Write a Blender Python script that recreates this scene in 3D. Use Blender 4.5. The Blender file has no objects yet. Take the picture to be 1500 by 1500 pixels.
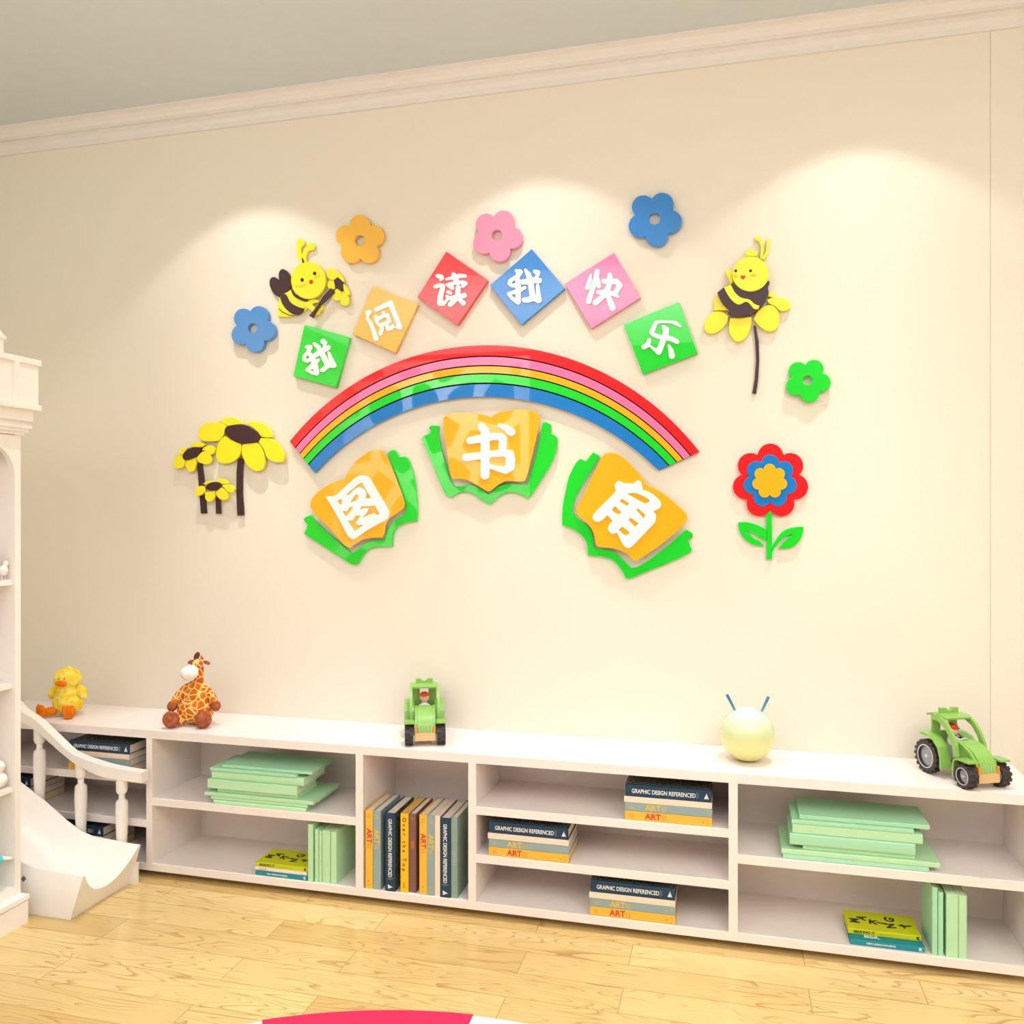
import bpy, bmesh, math, random
import numpy as np
from mathutils import Vector, Matrix

random.seed(7)
SC = bpy.context.scene
COL = SC.collection
R = math.radians

# ------------------------------------------------------------------ camera, world, lights, exposure
CAM_H = 1.515                      # eye height above the floor
YAW = R(14.4)                      # camera turned to the left of the wall's normal
FPX = 1246.0                       # focal length for a 1500 px frame
WALL_Y = 3.39                      # distance of the long wall
CEIL_Z = CAM_H + 1.825
CT, ST = math.cos(YAW), math.sin(YAW)

cam_data = bpy.data.cameras.new('camera')
cam_data.sensor_width = 36.0
cam_data.lens = 36.0 * FPX / 1500.0
cam_data.clip_start = 0.05
cam = bpy.data.objects.new('camera', cam_data)
COL.objects.link(cam)
cam.location = (0, 0, CAM_H)
cam.rotation_euler = (R(90), 0, YAW)
SC.camera = cam

world = bpy.data.worlds.new('world')
SC.world = world
world.use_nodes = True
world.node_tree.nodes['Background'].inputs[0].default_value = (1.0, 0.93, 0.84, 1)
world.node_tree.nodes['Background'].inputs[1].default_value = 0.3

SC.view_settings.view_transform = 'Standard'
SC.view_settings.look = 'None'
SC.view_settings.gamma = 1.0
SC.view_settings.use_curve_mapping = False
SC.view_settings.exposure = -0.03
SC.cycles.use_denoising = True
SC.cycles.max_bounces = 8
SC.cycles.sample_clamp_indirect = 6.0


def light(name, kind, loc, rot, energy, color, **kw):
    d = bpy.data.lights.new(name, kind)
    d.energy = energy
    d.color = color
    for k, v in kw.items():
        setattr(d, k, v)
    o = bpy.data.objects.new(name, d)
    COL.objects.link(o)
    o.location = loc
    o.rotation_euler = rot
    return o


def focused(o, power):
    """reflector of a recessed downlight: most of its light goes straight down, the rim of the beam is weak"""
    d = o.data
    d.use_nodes = True
    nt = d.node_tree
    em = nt.nodes['Emission']
    g = nt.nodes.new('ShaderNodeNewGeometry')
    sx = nt.nodes.new('ShaderNodeSeparateXYZ')
    nt.links.new(g.outputs['Incoming'], sx.inputs[0])

    def m(op, a, b):
        n = nt.nodes.new('ShaderNodeMath')
        n.operation = op
        for i, v in enumerate((a, b)):
            if isinstance(v, (int, float)):
                n.inputs[i].default_value = v
            elif v is not None:
                nt.links.new(v, n.inputs[i])
        return n.outputs[0]
    s2 = m('SUBTRACT', 1.0, m('MULTIPLY', sx.outputs['Z'], sx.outputs['Z']))
    s1 = m('MAXIMUM', m('SQRT', m('MAXIMUM', s2, 0.0), None), 0.24)
    nt.links.new(m('POWER', m('DIVIDE', 0.73, s1), power), em.inputs['Strength'])


# three downlights close to the wall
for x in (-2.03, -0.76, 0.45):
    focused(light('downlight', 'SPOT', (x, WALL_Y - 0.46, CEIL_Z - 0.02), (0, 0, 0), 12.5, (1.0, 0.95, 0.93),
                  spot_size=R(94), spot_blend=0.2, shadow_soft_size=0.022), 2.1)
# unseen area lights added at ceiling height for soft fill
light('ceiling_fill_light', 'AREA', (1.75, -0.3, CEIL_Z - 0.03), (0, 0, 0), 86, (1.0, 0.98, 0.96), shape='RECTANGLE', size=2.2, size_y=3.4)
light('ceiling_fill_light', 'AREA', (-1.7, -0.95, CEIL_Z - 0.03), (0, 0, 0), 54, (1.0, 0.98, 0.96), shape='RECTANGLE', size=4.6, size_y=3.0)
# unseen spot added to brighten the pierced screen for its reflections
light('screen_fill_spot', 'SPOT', (-3.1, -0.5, CEIL_Z - 0.05), (R(-47), 0, R(0)), 420, (1.0, 0.98, 0.96), spot_size=R(80), spot_blend=0.5, shadow_soft_size=0.06)
# added upward fill, no fixture: lifts the ceiling and upper wall
light('upward_fill_light', 'AREA', (-0.4, -0.6, 2.35), (R(180), 0, 0), 165, (0.93, 0.97, 1.0), shape='RECTANGLE', size=5.0, size_y=1.2)


# ------------------------------------------------------------------ helpers
def s2l(c):
    out = []
    for v in c:
        v = v / 255.0
        out.append(v / 12.92 if v <= 0.04045 else ((v + 0.055) / 1.055) ** 2.4)
    return tuple(out)


MATS = {}


def mat(name, rgb, rough=0.5, coat=0.0, coat_ior=1.5, spec=0.5, metallic=0.0, bump=None):
    if name in MATS:
        return MATS[name]
    m = bpy.data.materials.new(name)
    m.use_nodes = True
    nt = m.node_tree
    b = nt.nodes['Principled BSDF']
    b.inputs['Base Color'].default_value = (*s2l(rgb), 1)
    b.inputs['Roughness'].default_value = rough
    b.inputs['Metallic'].default_value = metallic
    b.inputs['Specular IOR Level'].default_value = spec
    b.inputs['Coat Weight'].default_value = coat
    b.inputs['Coat IOR'].default_value = coat_ior
    b.inputs['Coat Roughness'].default_value = 0.02
    # slight procedural unevenness so that no surface is perfectly flat in colour
    tc = nt.nodes.new('ShaderNodeTexCoord')
    nz = nt.nodes.new('ShaderNodeTexNoise')
    nz.inputs['Scale'].default_value = bump[0] if bump else 18.0
    nz.inputs['Detail'].default_value = 3.0
    nt.links.new(tc.outputs['Object'], nz.inputs['Vector'])
    if bump:
        bp = nt.nodes.new('ShaderNodeBump')
        bp.inputs['Strength'].default_value = bump[1]
        bp.inputs['Distance'].default_value = bump[2]
        nt.links.new(nz.outputs['Fac'], bp.inputs['Height'])
        nt.links.new(bp.outputs['Normal'], b.inputs['Normal'])
    mx = nt.nodes.new('ShaderNodeMix')
    mx.data_type = 'RGBA'
    lc = s2l(rgb)
    mx.inputs['A'].default_value = (*[v * 0.965 for v in lc], 1)
    mx.inputs['B'].default_value = (*[min(1, v * 1.035) for v in lc], 1)
    nt.links.new(nz.outputs['Fac'], mx.inputs['Factor'])
    nt.links.new(mx.outputs['Result'], b.inputs['Base Color'])
    MATS[name] = m
    return m


def acrylic(name, rgb):
    return mat('acrylic_' + name, rgb, rough=0.28, coat=1.0, coat_ior=1.6, spec=0.25)


def link_mesh(name, me, m, parent=None, loc=(0, 0, 0), smooth=False):
    me.name = name
    if m is not None:
        me.materials.clear()
        me.materials.append(m)
    if smooth:
        for p in me.polygons:
            p.use_smooth = True
    o = bpy.data.objects.new(name, me)
    COL.objects.link(o)
    o.parent = parent
    o.location = loc
    return o


def from_bm(name, bm, m, parent=None, loc=(0, 0, 0), smooth=False, bevel=0.0, seg=2, ang=None):
    if bevel:
        ed = [e for e in bm.edges if len(e.link_faces) == 2 and e.calc_face_angle(0) > R(ang or 40)]
        bmesh.ops.bevel(bm, geom=ed, offset=bevel, segments=seg, profile=0.7, affect='EDGES', clamp_overlap=True)
    bmesh.ops.recalc_face_normals(bm, faces=bm.faces)
    me = bpy.data.meshes.new(name)
    bm.to_mesh(me)
    bm.free()
    o = link_mesh(name, me, m, parent, loc, smooth)
    return o


def auto_smooth(o, ang=35):
    me = o.data
    for p in me.polygons:
        p.use_smooth = True
    bm = bmesh.new()
    bm.from_mesh(me)
    for e in bm.edges:
        if len(e.link_faces) == 2 and e.calc_face_angle(0) > R(ang):
            e.smooth = False
    bm.to_mesh(me)
    bm.free()
    return o


def box(bm, x0, x1, y0, y1, z0, z1):
    vs = [bm.verts.new((x, y, z)) for x in (x0, x1) for y in (y0, y1) for z in (z0, z1)]
    for f in ((0, 1, 3, 2), (4, 6, 7, 5), (0, 4, 5, 1), (2, 3, 7, 6), (0, 2, 6, 4), (1, 5, 7, 3)):
        bm.faces.new([vs[i] for i in f])
    return vs


def bx(name, x0, x1, y0, y1, z0, z1, m, parent=None, bevel=0.0, loc=(0, 0, 0)):
    bm = bmesh.new()
    box(bm, x0, x1, y0, y1, z0, z1)
    return from_bm(name, bm, m, parent, loc, bevel=bevel)


def lathe(bm, prof, c=(0, 0, 0), n=24, mtx=None, caps=True):
    rings = []
    for r, z in prof:
        ring = []
        for i in range(n):
            a = 2 * math.pi * i / n
            v = Vector((r * math.cos(a), r * math.sin(a), z))
            if mtx is not None:
                v = mtx @ v
            ring.append(bm.verts.new(v + Vector(c)))
        rings.append(ring)
    for a, b in zip(rings, rings[1:]):
        for i in range(n):
            bm.faces.new((a[i], a[(i + 1) % n], b[(i + 1) % n], b[i]))
    if caps:
        bm.faces.new(rings[0][::-1])
        bm.faces.new(rings[-1])


def ellipsoid(bm, c, r, rot=None, sub=3):
    ret = bmesh.ops.create_icosphere(bm, subdivisions=sub, radius=1.0)
    M = Matrix.Translation(c) @ (rot.to_4x4() if rot else Matrix.Identity(4)) @ Matrix.Diagonal((*r, 1))
    bmesh.ops.transform(bm, matrix=M, verts=ret['verts'])


def tube(bm, pts, rad, n=12):
    """tube along pts with a radius per point"""
    pts = [Vector(p) for p in pts]
    if not isinstance(rad, (list, tuple)):
        rad = [rad] * len(pts)
    rings = []
    for i, p in enumerate(pts):
        d = (pts[min(i + 1, len(pts) - 1)] - pts[max(i - 1, 0)]).normalized()
        u = d.orthogonal().normalized() if i == 0 else (u - d * u.dot(d)).normalized()
        w = d.cross(u)
        rings.append([bm.verts.new(p + rad[i] * (math.cos(2 * math.pi * k / n) * u + math.sin(2 * math.pi * k / n) * w)) for k in range(n)])
    for a, b in zip(rings, rings[1:]):
        for k in range(n):
            bm.faces.new((a[k], a[(k + 1) % n], b[(k + 1) % n], b[k]))
    bm.faces.new(rings[0][::-1])
    bm.faces.new(rings[-1])


def prism(bm, poly, axis, a0, a1):
    """extrude a 2D outline along an axis: 'x' outline is (y,z), 'y' outline is (x,z), 'z' outline is (x,y)"""
    def P3(p, a):
        return {'x': (a, p[0], p[1]), 'y': (p[0], a, p[1]), 'z': (p[0], p[1], a)}[axis]
    A = [bm.verts.new(P3(p, a0)) for p in poly]
    B = [bm.verts.new(P3(p, a1)) for p in poly]
    n = len(poly)
    for i in range(n):
        bm.faces.new((A[i], A[(i + 1) % n], B[(i + 1) % n], B[i]))
    bm.faces.new(A[::-1])
    bm.faces.new(B)


def thing(name, label, cat, loc=(0, 0, 0), group=None, rotz=0.0):
    o = bpy.data.objects.new(name, None)
    o.empty_display_size = 0.05
    COL.objects.link(o)
    o.location = loc
    o.rotation_euler = (0, 0, rotz)
    tag(o, label, cat, group)
    return o


def tag(o, label, cat, group=None):
    o['label'] = label
    o['category'] = cat
    if group:
        o['group'] = group
    return o


def structure(o):
    o['kind'] = 'structure'
    return o


def dup(root, loc, rot, label, group=None):
    r = root.copy()
    COL.objects.link(r)
    r.location = loc
    r.rotation_euler = rot
    r['label'] = label
    if group:
        r['group'] = group
    for ch in list(root.children):
        c = ch.copy()
        COL.objects.link(c)
        c.parent = r
        for g in list(ch.children):
            d = g.copy()
            COL.objects.link(d)
            d.parent = c
    return r


def evaluated_mesh(o):
    bpy.context.view_layer.update()
    dg = bpy.context.evaluated_depsgraph_get()
    me = bpy.data.meshes.new_from_object(o.evaluated_get(dg))
    return me


def blob(name, bm, m, parent=None, voxel=0.004, loc=(0, 0, 0), smooth_it=6):
    """overlapping solids fused into one continuous skin"""
    me = bpy.data.meshes.new('tmp')
    bm.to_mesh(me)
    bm.free()
    o = bpy.data.objects.new('tmp', me)
    COL.objects.link(o)
    md = o.modifiers.new('r', 'REMESH')
    md.mode = 'VOXEL'
    md.voxel_size = voxel
    sm = o.modifiers.new('s', 'SMOOTH')
    sm.iterations = smooth_it
    sm.factor = 0.5
    me2 = evaluated_mesh(o)
    bpy.data.objects.remove(o)
    return link_mesh(name, me2, m, parent, loc, smooth=True)


# --- measured directions: a point of the photo seen on a plane of the room
def ratio(u):
    a = (u - 750.0) / FPX
    return (-ST + a * CT) / (CT + a * ST)


def XY(u, Y):
    """x of image column u on the plane y = Y"""
    return ratio(u) * Y


def XZ(u, v, Y):
    a = (u - 750.0) / FPX
    t = Y / (CT + a * ST)
    return (t * (-ST + a * CT), CAM_H + t * (750.0 - v) / FPX)


def FL(u, v, z=0.0):
    """point of the horizontal plane at height z"""
    a = (u - 750.0) / FPX
    t = (CAM_H - z) * FPX / (v - 750.0)
    return (t * (-ST + a * CT), t * (CT + a * ST))


# --- outlines
def smooth_poly(pts, n=5, corner=58):
    """closed Catmull-Rom through pts; sharp turns stay sharp"""
    P = [np.array(p, float) for p in pts]
    N = len(P)
    cor = []
    for i in range(N):
        a = P[i] - P[i - 1]
        b = P[(i + 1) % N] - P[i]
        c = np.dot(a, b) / (np.linalg.norm(a) * np.linalg.norm(b) + 1e-9)
        cor.append(math.degrees(math.acos(max(-1, min(1, c)))) > corner)
    out = []
    for i in range(N):
        j = (i + 1) % N
        p0, p1, p2, p3 = P[i - 1], P[i], P[j], P[(j + 1) % N]
        L = np.linalg.norm(p2 - p1)

        def tan(pa, pb, c):
            if c:
                return p2 - p1
            d = pb - pa
            return d / (np.linalg.norm(d) + 1e-9) * L
        t1 = tan(p0, p2, cor[i])
        t2 = tan(p1, p3, cor[j])
        for k in range(n):
            t = k / n
            h1 = 2 * t**3 - 3 * t**2 + 1
            h2 = t**3 - 2 * t**2 + t
            h3 = -2 * t**3 + 3 * t**2
            h4 = t**3 - t**2
            out.append(tuple(h1 * p1 + h2 * t1 + h3 * p2 + h4 * t2))
    return out


def contours(field, x0, y0, cell):
    """closed zero contours of a sampled signed field (negative inside)"""
    f = field
    ny, nx = f.shape
    segs = {}

    def ip(ax, ay, bx_, by):
        fa, fb = f[ay, ax], f[by, bx_]
        t = fa / (fa - fb)
        return (ax + (bx_ - ax) * t, ay + (by - ay) * t)
    sign = f < 0
    edges_pts = {}
    nxt = {}
    for j in range(ny - 1):
        row = sign[j:j + 2]
        for i in range(nx - 1):
            c = (row[0, i], row[0, i + 1], row[1, i + 1], row[1, i])
            s = sum(c)
            if s == 0 or s == 4:
                continue
            E = [('h', i, j), ('v', i + 1, j), ('h', i, j + 1), ('v', i, j)]
            C = [(i, j), (i + 1, j), (i + 1, j + 1), (i, j + 1)]
            cross = []
            for k in range(4):
                a, b = C[k], C[(k + 1) % 4]
                if c[k] != c[(k + 1) % 4]:
                    edges_pts[E[k]] = ip(*a, *b)
                    cross.append((k, c[k]))   # c[k] True: leaving the inside
            outs = [k for k, ins in cross if ins]
            ins_ = [k for k, ins in cross if not ins]
            if len(outs) == 1:
                nxt[(E[ins_[0]])] = E[outs[0]]
            else:
                for k in ins_:
                    nxt[E[k]] = E[(k + 1) % 4] if (k + 1) % 4 in outs else E[(k - 1) % 4]
    res = []
    while nxt:
        st = next(iter(nxt))
        cur = st
        loop = []
        while cur in nxt:
            loop.append(edges_pts[cur])
            cur = nxt.pop(cur)
        if len(loop) > 6:
            res.append([(x0 + p[0] * cell, y0 + p[1] * cell) for p in loop])
    return res


def thin(loop, step=2):
    return loop[::step] if len(loop) > 24 else loop


def stroke_field(strokes, cell=7.0, pad=60):
    xs = [p[0] for s in strokes for p in s]
    ys = [p[1] for s in strokes for p in s]
    x0, x1, y0, y1 = min(xs) - 110 - pad, max(xs) + 110 + pad, min(ys) - 110 - pad, max(ys) + 110 + pad
    gx = np.arange(x0, x1, cell)
    gy = np.arange(y0, y1, cell)
    X, Y = np.meshgrid(gx, gy)
    F = np.full(X.shape, 1e6)
    for s in strokes:
        pts = list(s)
        if len(pts) == 1:
            pts = pts * 2
        for a, b in zip(pts, pts[1:]):
            dx, dy = b[0] - a[0], b[1] - a[1]
            L2 = dx * dx + dy * dy + 1e-6
            t = np.clip(((X - a[0]) * dx + (Y - a[1]) * dy) / L2, 0, 1)
            d = np.hypot(X - a[0] - t * dx, Y - a[1] - t * dy) - (a[2] + (b[2] - a[2]) * t)
            F = np.minimum(F, d)
    return F, x0, y0, cell


def stroke_loops(strokes):
    F, x0, y0, c = stroke_field(strokes)
    # soften the joins a little
    for _ in range(2):
        G = F.copy()
        G[1:-1, 1:-1] = (F[1:-1, 1:-1] * 2 + F[:-2, 1:-1] + F[2:, 1:-1] + F[1:-1, :-2] + F[1:-1, 2:]) / 6
        F = G
    return [thin(l) for l in contours(F, x0, y0, c)]


def plate(name, loops, y_front, thick, m, parent, bevel=0.0012, px=True, origin=None):
    """flat cut-out lying in the wall's plane: outline(s) -> extruded mesh whose face is at y_front"""
    cu = bpy.data.curves.new('tmp', 'CURVE')
    cu.dimensions = '2D'
    cu.fill_mode = 'BOTH'
    cu.extrude = thick / 2 - (bevel if bevel else 0)
    cu.bevel_depth = bevel
    cu.bevel_resolution = 2
    cu.offset = -bevel
    for lp in loops:
        pts = [XZ(u, v, y_front) for u, v in lp] if px else lp
        sp = cu.splines.new('POLY')
        sp.points.add(len(pts) - 1)
        for p, q in zip(sp.points, pts):
            p.co = (q[0], q[1], 0, 1)
        sp.use_cyclic_u = True
    o = bpy.data.objects.new('tmp', cu)
    COL.objects.link(o)
    me = evaluated_mesh(o)
    bpy.data.objects.remove(o)
    org = Vector(parent.location) if parent is not None else Vector((0, 0, 0))
    if origin is not None:
        org = Vector(origin)
    yc = y_front + thick / 2
    for v in me.vertices:
        x, z, d = v.co
        v.co = Vector((x, yc - d, z)) - org
    bm = bmesh.new()
    bm.from_mesh(me)
    bmesh.ops.remove_doubles(bm, verts=bm.verts, dist=1e-5)
    bmesh.ops.recalc_face_normals(bm, faces=bm.faces)
    bm.to_mesh(me)
    bm.free()
    return link_mesh(name, me, m, parent)


def crop(x0, y0, s):
    return lambda pts: [(x0 + p[0] / s, y0 + p[1] / s) for p in pts]


def strip(pts):
    """outline of a band with a half-width per point"""
    L, Rr = [], []
    for i, p in enumerate(pts):
        a = pts[max(i - 1, 0)]
        b = pts[min(i + 1, len(pts) - 1)]
        d = np.array([b[0] - a[0], b[1] - a[1]], float)
        d /= np.linalg.norm(d)
        L.append((p[0] - d[1] * p[2], p[1] + d[0] * p[2]))
        Rr.append((p[0] + d[1] * p[2], p[1] - d[0] * p[2]))
    return L + Rr[::-1]


def ell(cx, cy, rx, ry, rot=0, n=32):
    c, s = math.cos(R(rot)), math.sin(R(rot))
    return [(cx + rx * math.cos(t) * c - ry * math.sin(t) * s, cy + rx * math.cos(t) * s + ry * math.sin(t) * c)
            for t in (2 * math.pi * k / n for k in range(n))]


TEXTS = {}


def text_mesh(body, size, bold=0.0, spacing=1.0, extrude=0.0002):
    key = (body, size, bold, spacing)
    if key not in TEXTS:
        cu = bpy.data.curves.new('tmp', 'FONT')
        cu.body = body
        cu.size = size
        cu.extrude = extrude
        cu.offset = bold
        cu.space_character = spacing
        cu.align_x = 'LEFT'
        cu.align_y = 'CENTER'
        o = bpy.data.objects.new('tmp', cu)
        COL.objects.link(o)
        TEXTS[key] = evaluated_mesh(o)
        bpy.data.objects.remove(o)
    return TEXTS[key].copy()


def lettering(name, body, size, M, m, parent, bold=0.0, spacing=1.0):
    me = text_mesh(body, size, bold, spacing)
    me.transform(M)
    return link_mesh(name, me, m, parent)


# ------------------------------------------------------------------ materials of the room
WHITE = mat('white_lacquer', (243, 232, 226), rough=0.35, spec=0.4)
LETTER_WHITE = mat('white_acrylic', (250, 248, 248), rough=0.3, coat=0.5, coat_ior=1.5)
CASTLE = mat('castle_white', (250, 243, 237), rough=0.4)
PAPER = mat('page_paper', (228, 214, 196), rough=0.8, bump=(220.0, 0.2, 0.001))


def wall_material():
    m = bpy.data.materials.new('cream_wall_paint')
    m.use_nodes = True
    nt = m.node_tree
    b = nt.nodes['Principled BSDF']
    b.inputs['Roughness'].default_value = 0.75
    b.inputs['Specular IOR Level'].default_value = 0.25
    g = nt.nodes.new('ShaderNodeNewGeometry')
    n = nt.nodes.new('ShaderNodeTexNoise')
    n.inputs['Scale'].default_value = 160
    n.inputs['Detail'].default_value = 4
    bp = nt.nodes.new('ShaderNodeBump')
    bp.inputs['Strength'].default_value = 0.08
    bp.inputs['Distance'].default_value = 0.001
    nt.links.new(g.outputs['Position'], n.inputs['Vector'])
    nt.links.new(n.outputs['Fac'], bp.inputs['Height'])
    nt.links.new(bp.outputs['Normal'], b.inputs['Normal'])
    mx = nt.nodes.new('ShaderNodeMix')
    mx.data_type = 'RGBA'
    mx.inputs['A'].default_value = (*s2l((234, 225, 208)), 1)
    mx.inputs['B'].default_value = (*s2l((237, 229, 214)), 1)
    nt.links.new(n.outputs['Fac'], mx.inputs['Factor'])
    nt.links.new(mx.outputs['Result'], b.inputs['Base Color'])
    return m


def floor_material():
    m = bpy.data.materials.new('light_oak_planks')
    m.use_nodes = True
    nt = m.node_tree
    L = nt.links.new
    b = nt.nodes['Principled BSDF']
    g = nt.nodes.new('ShaderNodeNewGeometry')
    mp = nt.nodes.new('ShaderNodeMapping')
    mp.inputs['Location'].default_value = (0.33, -2.43 + 0.1405 * 40, 0)
    L(g.outputs['Position'], mp.inputs['Vector'])
    br = nt.nodes.new('ShaderNodeTexBrick')
    br.offset = 0.38
    br.offset_frequency = 2
    br.squash = 1.0
    br.inputs['Scale'].default_value = 1.0
    br.inputs['Brick Width'].default_value = 0.92
    br.inputs['Row Height'].default_value = 0.1405
    br.inputs['Mortar Size'].default_value = 0.0011
    br.inputs['Mortar Smooth'].default_value = 0.3
    br.inputs['Color1'].default_value = (0, 0, 0, 1)
    br.inputs['Color2'].default_value = (1, 1, 1, 1)
    br.inputs['Mortar'].default_value = (0.5, 0.5, 0.5, 1)
    L(mp.outputs['Vector'], br.inputs['Vector'])
    # cathedral grain: distorted bands stretched along the plank, shifted per plank
    sep = nt.nodes.new('ShaderNodeSeparateXYZ')
    L(mp.outputs['Vector'], sep.inputs['Vector'])
    sh = nt.nodes.new('ShaderNodeMath')
    sh.operation = 'MULTIPLY_ADD'
    sh.inputs[1].default_value = 7.0
    bw = nt.nodes.new('ShaderNodeRGBToBW')
    L(br.outputs['Color'], bw.inputs['Color'])
    L(bw.outputs['Val'], sh.inputs[0])
    L(sep.outputs['X'], sh.inputs[2])
    cmb = nt.nodes.new('ShaderNodeCombineXYZ')
    L(sh.outputs[0], cmb.inputs['X'])
    L(sep.outputs['Y'], cmb.inputs['Y'])
    L(bw.outputs['Val'], cmb.inputs['Z'])
    sc = nt.nodes.new('ShaderNodeMapping')
    sc.inputs['Scale'].default_value = (1.5, 12.0, 9.0)
    L(cmb.outputs['Vector'], sc.inputs['Vector'])
    nz = nt.nodes.new('ShaderNodeTexNoise')
    nz.inputs['Scale'].default_value = 1.0
    nz.inputs['Detail'].default_value = 1.2
    nz.inputs['Distortion'].default_value = 0.5
    L(sc.outputs['Vector'], nz.inputs['Vector'])
    # contour lines of the noise = growth rings
    ring = nt.nodes.new('ShaderNodeMath')
    ring.operation = 'MULTIPLY'
    ring.inputs[1].default_value = 15.0
    L(nz.outputs['Fac'], ring.inputs[0])
    fr = nt.nodes.new('ShaderNodeMath')
    fr.operation = 'FRACT'
    L(ring.outputs[0], fr.inputs[0])
    rr = nt.nodes.new('ShaderNodeValToRGB')
    rr.color_ramp.elements[0].position = 0.0
    rr.color_ramp.elements[0].color = (1, 1, 1, 1)
    rr.color_ramp.elements[1].position = 0.28
    rr.color_ramp.elements[1].color = (0, 0, 0, 1)
    L(fr.outputs[0], rr.inputs['Fac'])
    # break the rings up so that they only show in places
    n2 = nt.nodes.new('ShaderNodeTexNoise')
    n2.inputs['Scale'].default_value = 4.0
    L(cmb.outputs['Vector'], n2.inputs['Vector'])
    r2 = nt.nodes.new('ShaderNodeMapRange')
    r2.inputs['From Min'].default_value = 0.36
    r2.inputs['From Max'].default_value = 0.58
    L(n2.outputs['Fac'], r2.inputs['Value'])
    gm = nt.nodes.new('ShaderNodeMath')
    gm.operation = 'MULTIPLY'
    L(rr.outputs['Color'], gm.inputs[0])
    L(r2.outputs['Result'], gm.inputs[1])
    gs = nt.nodes.new('ShaderNodeMath')
    gs.operation = 'MULTIPLY'
    gs.inputs[1].default_value = 0.8
    L(gm.outputs[0], gs.inputs[0])
    # fine fibres
    fs = nt.nodes.new('ShaderNodeMapping')
    fs.inputs['Scale'].default_value = (12.0, 260.0, 1.0)
    L(cmb.outputs['Vector'], fs.inputs['Vector'])
    fn = nt.nodes.new('ShaderNodeTexNoise')
    fn.inputs['Scale'].default_value = 1.0
    fn.inputs['Detail'].default_value = 3.0
    L(fs.outputs['Vector'], fn.inputs['Vector'])
    base = nt.nodes.new('ShaderNodeMix')
    base.data_type = 'RGBA'
    base.inputs['A'].default_value = (*s2l((219, 184, 118)), 1)
    base.inputs['B'].default_value = (*s2l((239, 208, 144)), 1)
    L(bw.outputs['Val'], base.inputs['Factor'])
    fib = nt.nodes.new('ShaderNodeMix')
    fib.data_type = 'RGBA'
    fib.blend_type = 'MULTIPLY'
    fib.inputs['Factor'].default_value = 0.24
    L(base.outputs['Result'], fib.inputs['A'])
    L(fn.outputs['Color'], fib.inputs['B'])
    grn = nt.nodes.new('ShaderNodeMix')
    grn.data_type = 'RGBA'
    grn.inputs['B'].default_value = (*s2l((176, 128, 70)), 1)
    L(gs.outputs[0], grn.inputs['Factor'])
    L(fib.outputs['Result'], grn.inputs['A'])
    seam = nt.nodes.new('ShaderNodeMix')
    seam.data_type = 'RGBA'
    seam.inputs['B'].default_value = (*s2l((168, 122, 70)), 1)
    L(br.outputs['Fac'], seam.inputs['Factor'])
    L(grn.outputs['Result'], seam.inputs['A'])
    L(seam.outputs['Result'], b.inputs['Base Color'])
    b.inputs['Roughness'].default_value = 0.2
    b.inputs['Specular IOR Level'].default_value = 0.5
    bp = nt.nodes.new('ShaderNodeBump')
    bp.inputs['Strength'].default_value = 0.25
    bp.inputs['Distance'].default_value = 0.001
    bp.invert = True
    L(br.outputs['Fac'], bp.inputs['Height'])
    L(bp.outputs['Normal'], b.inputs['Normal'])
    return m


WALL = wall_material()
FLOOR = floor_material()
CEIL = mat('grey_ceiling_paint', (208, 217, 220), rough=0.45, spec=0.4)
CROWN = mat('crown_moulding_paint', (230, 225, 220), rough=0.5)

# ------------------------------------------------------------------ the room
X0, X1, Y0, Y1 = -4.3, 3.0, -2.6, WALL_Y
structure(bx('floor', X0 - .1, X1 + .1, Y0, Y1 + .1, -0.06, 0, FLOOR))
structure(bx('ceiling', X0 - .1, X1 + .1, Y0, Y1 + .1, CEIL_Z, CEIL_Z + 0.06, CEIL))
xs = XY(1450.5, WALL_Y)
bm = bmesh.new()
box(bm, X0, xs - 0.002, Y1, Y1 + 0.1, 0, CEIL_Z)
box(bm, xs + 0.002, X1, Y1, Y1 + 0.1, 0, CEIL_Z)
box(bm, xs - 0.002, xs + 0.002, Y1 + 0.003, Y1 + 0.1, 0, CEIL_Z)
structure(from_bm('wall_back', bm, WALL))
structure(bx('wall_left', X0 - .1, X0, Y0, Y1, 0, CEIL_Z, WALL))
structure(bx('wall_right', X1, X1 + .1, Y0, Y1, 0, CEIL_Z, WALL))
bm = bmesh.new()
prof = [(0, -.098), (.012, -.098), (.014, -.078), (.024, -.062), (.036, -.056), (.036, -.048), (.052, -.048), (.052, -.040),
        (.058, -.038), (.066, -.026), (.080, -.014), (.096, -.008), (.100, -.008), (.100, 0), (0, 0)]
prism(bm, [(Y1 - d, CEIL_Z + z) for d, z in prof], 'x', X0, X1)
structure(from_bm('trim_1', bm, CROWN))

# ------------------------------------------------------------------ low shelving unit along the wall
FY = 3.04                                   # its front plane
ZT = CAM_H - 0.905                          # top surface
ZB = CAM_H - 1.485                          # underside
ZF = CAM_H - 1.456                          # upper face of the bottom board
ZS = CAM_H - 1.185                          # shelf of the two-shelf bays
ZA, ZC = CAM_H - 1.0995, CAM_H - 1.2785     # shelves of the three-shelf bays
BY = WALL_Y - 0.015                         # face of the back panel
XL = -3.245
DIV = [(XY(214.3, FY), XY(222.9, FY)), (XY(521, FY), XY(531.6, FY)), (XY(685.9, FY), XY(697.3, FY)), (XY(1067.3, FY), XY(1080.7, FY))]
XR = FL(1467.7, 1345.6, ZF)[0]
unit = thing('shelving_unit', 'long low white open shelving unit standing along the cream wall', 'shelving unit', ((XL + XR) / 2, FY, 0))
UO = -Vector(unit.location)


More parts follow.
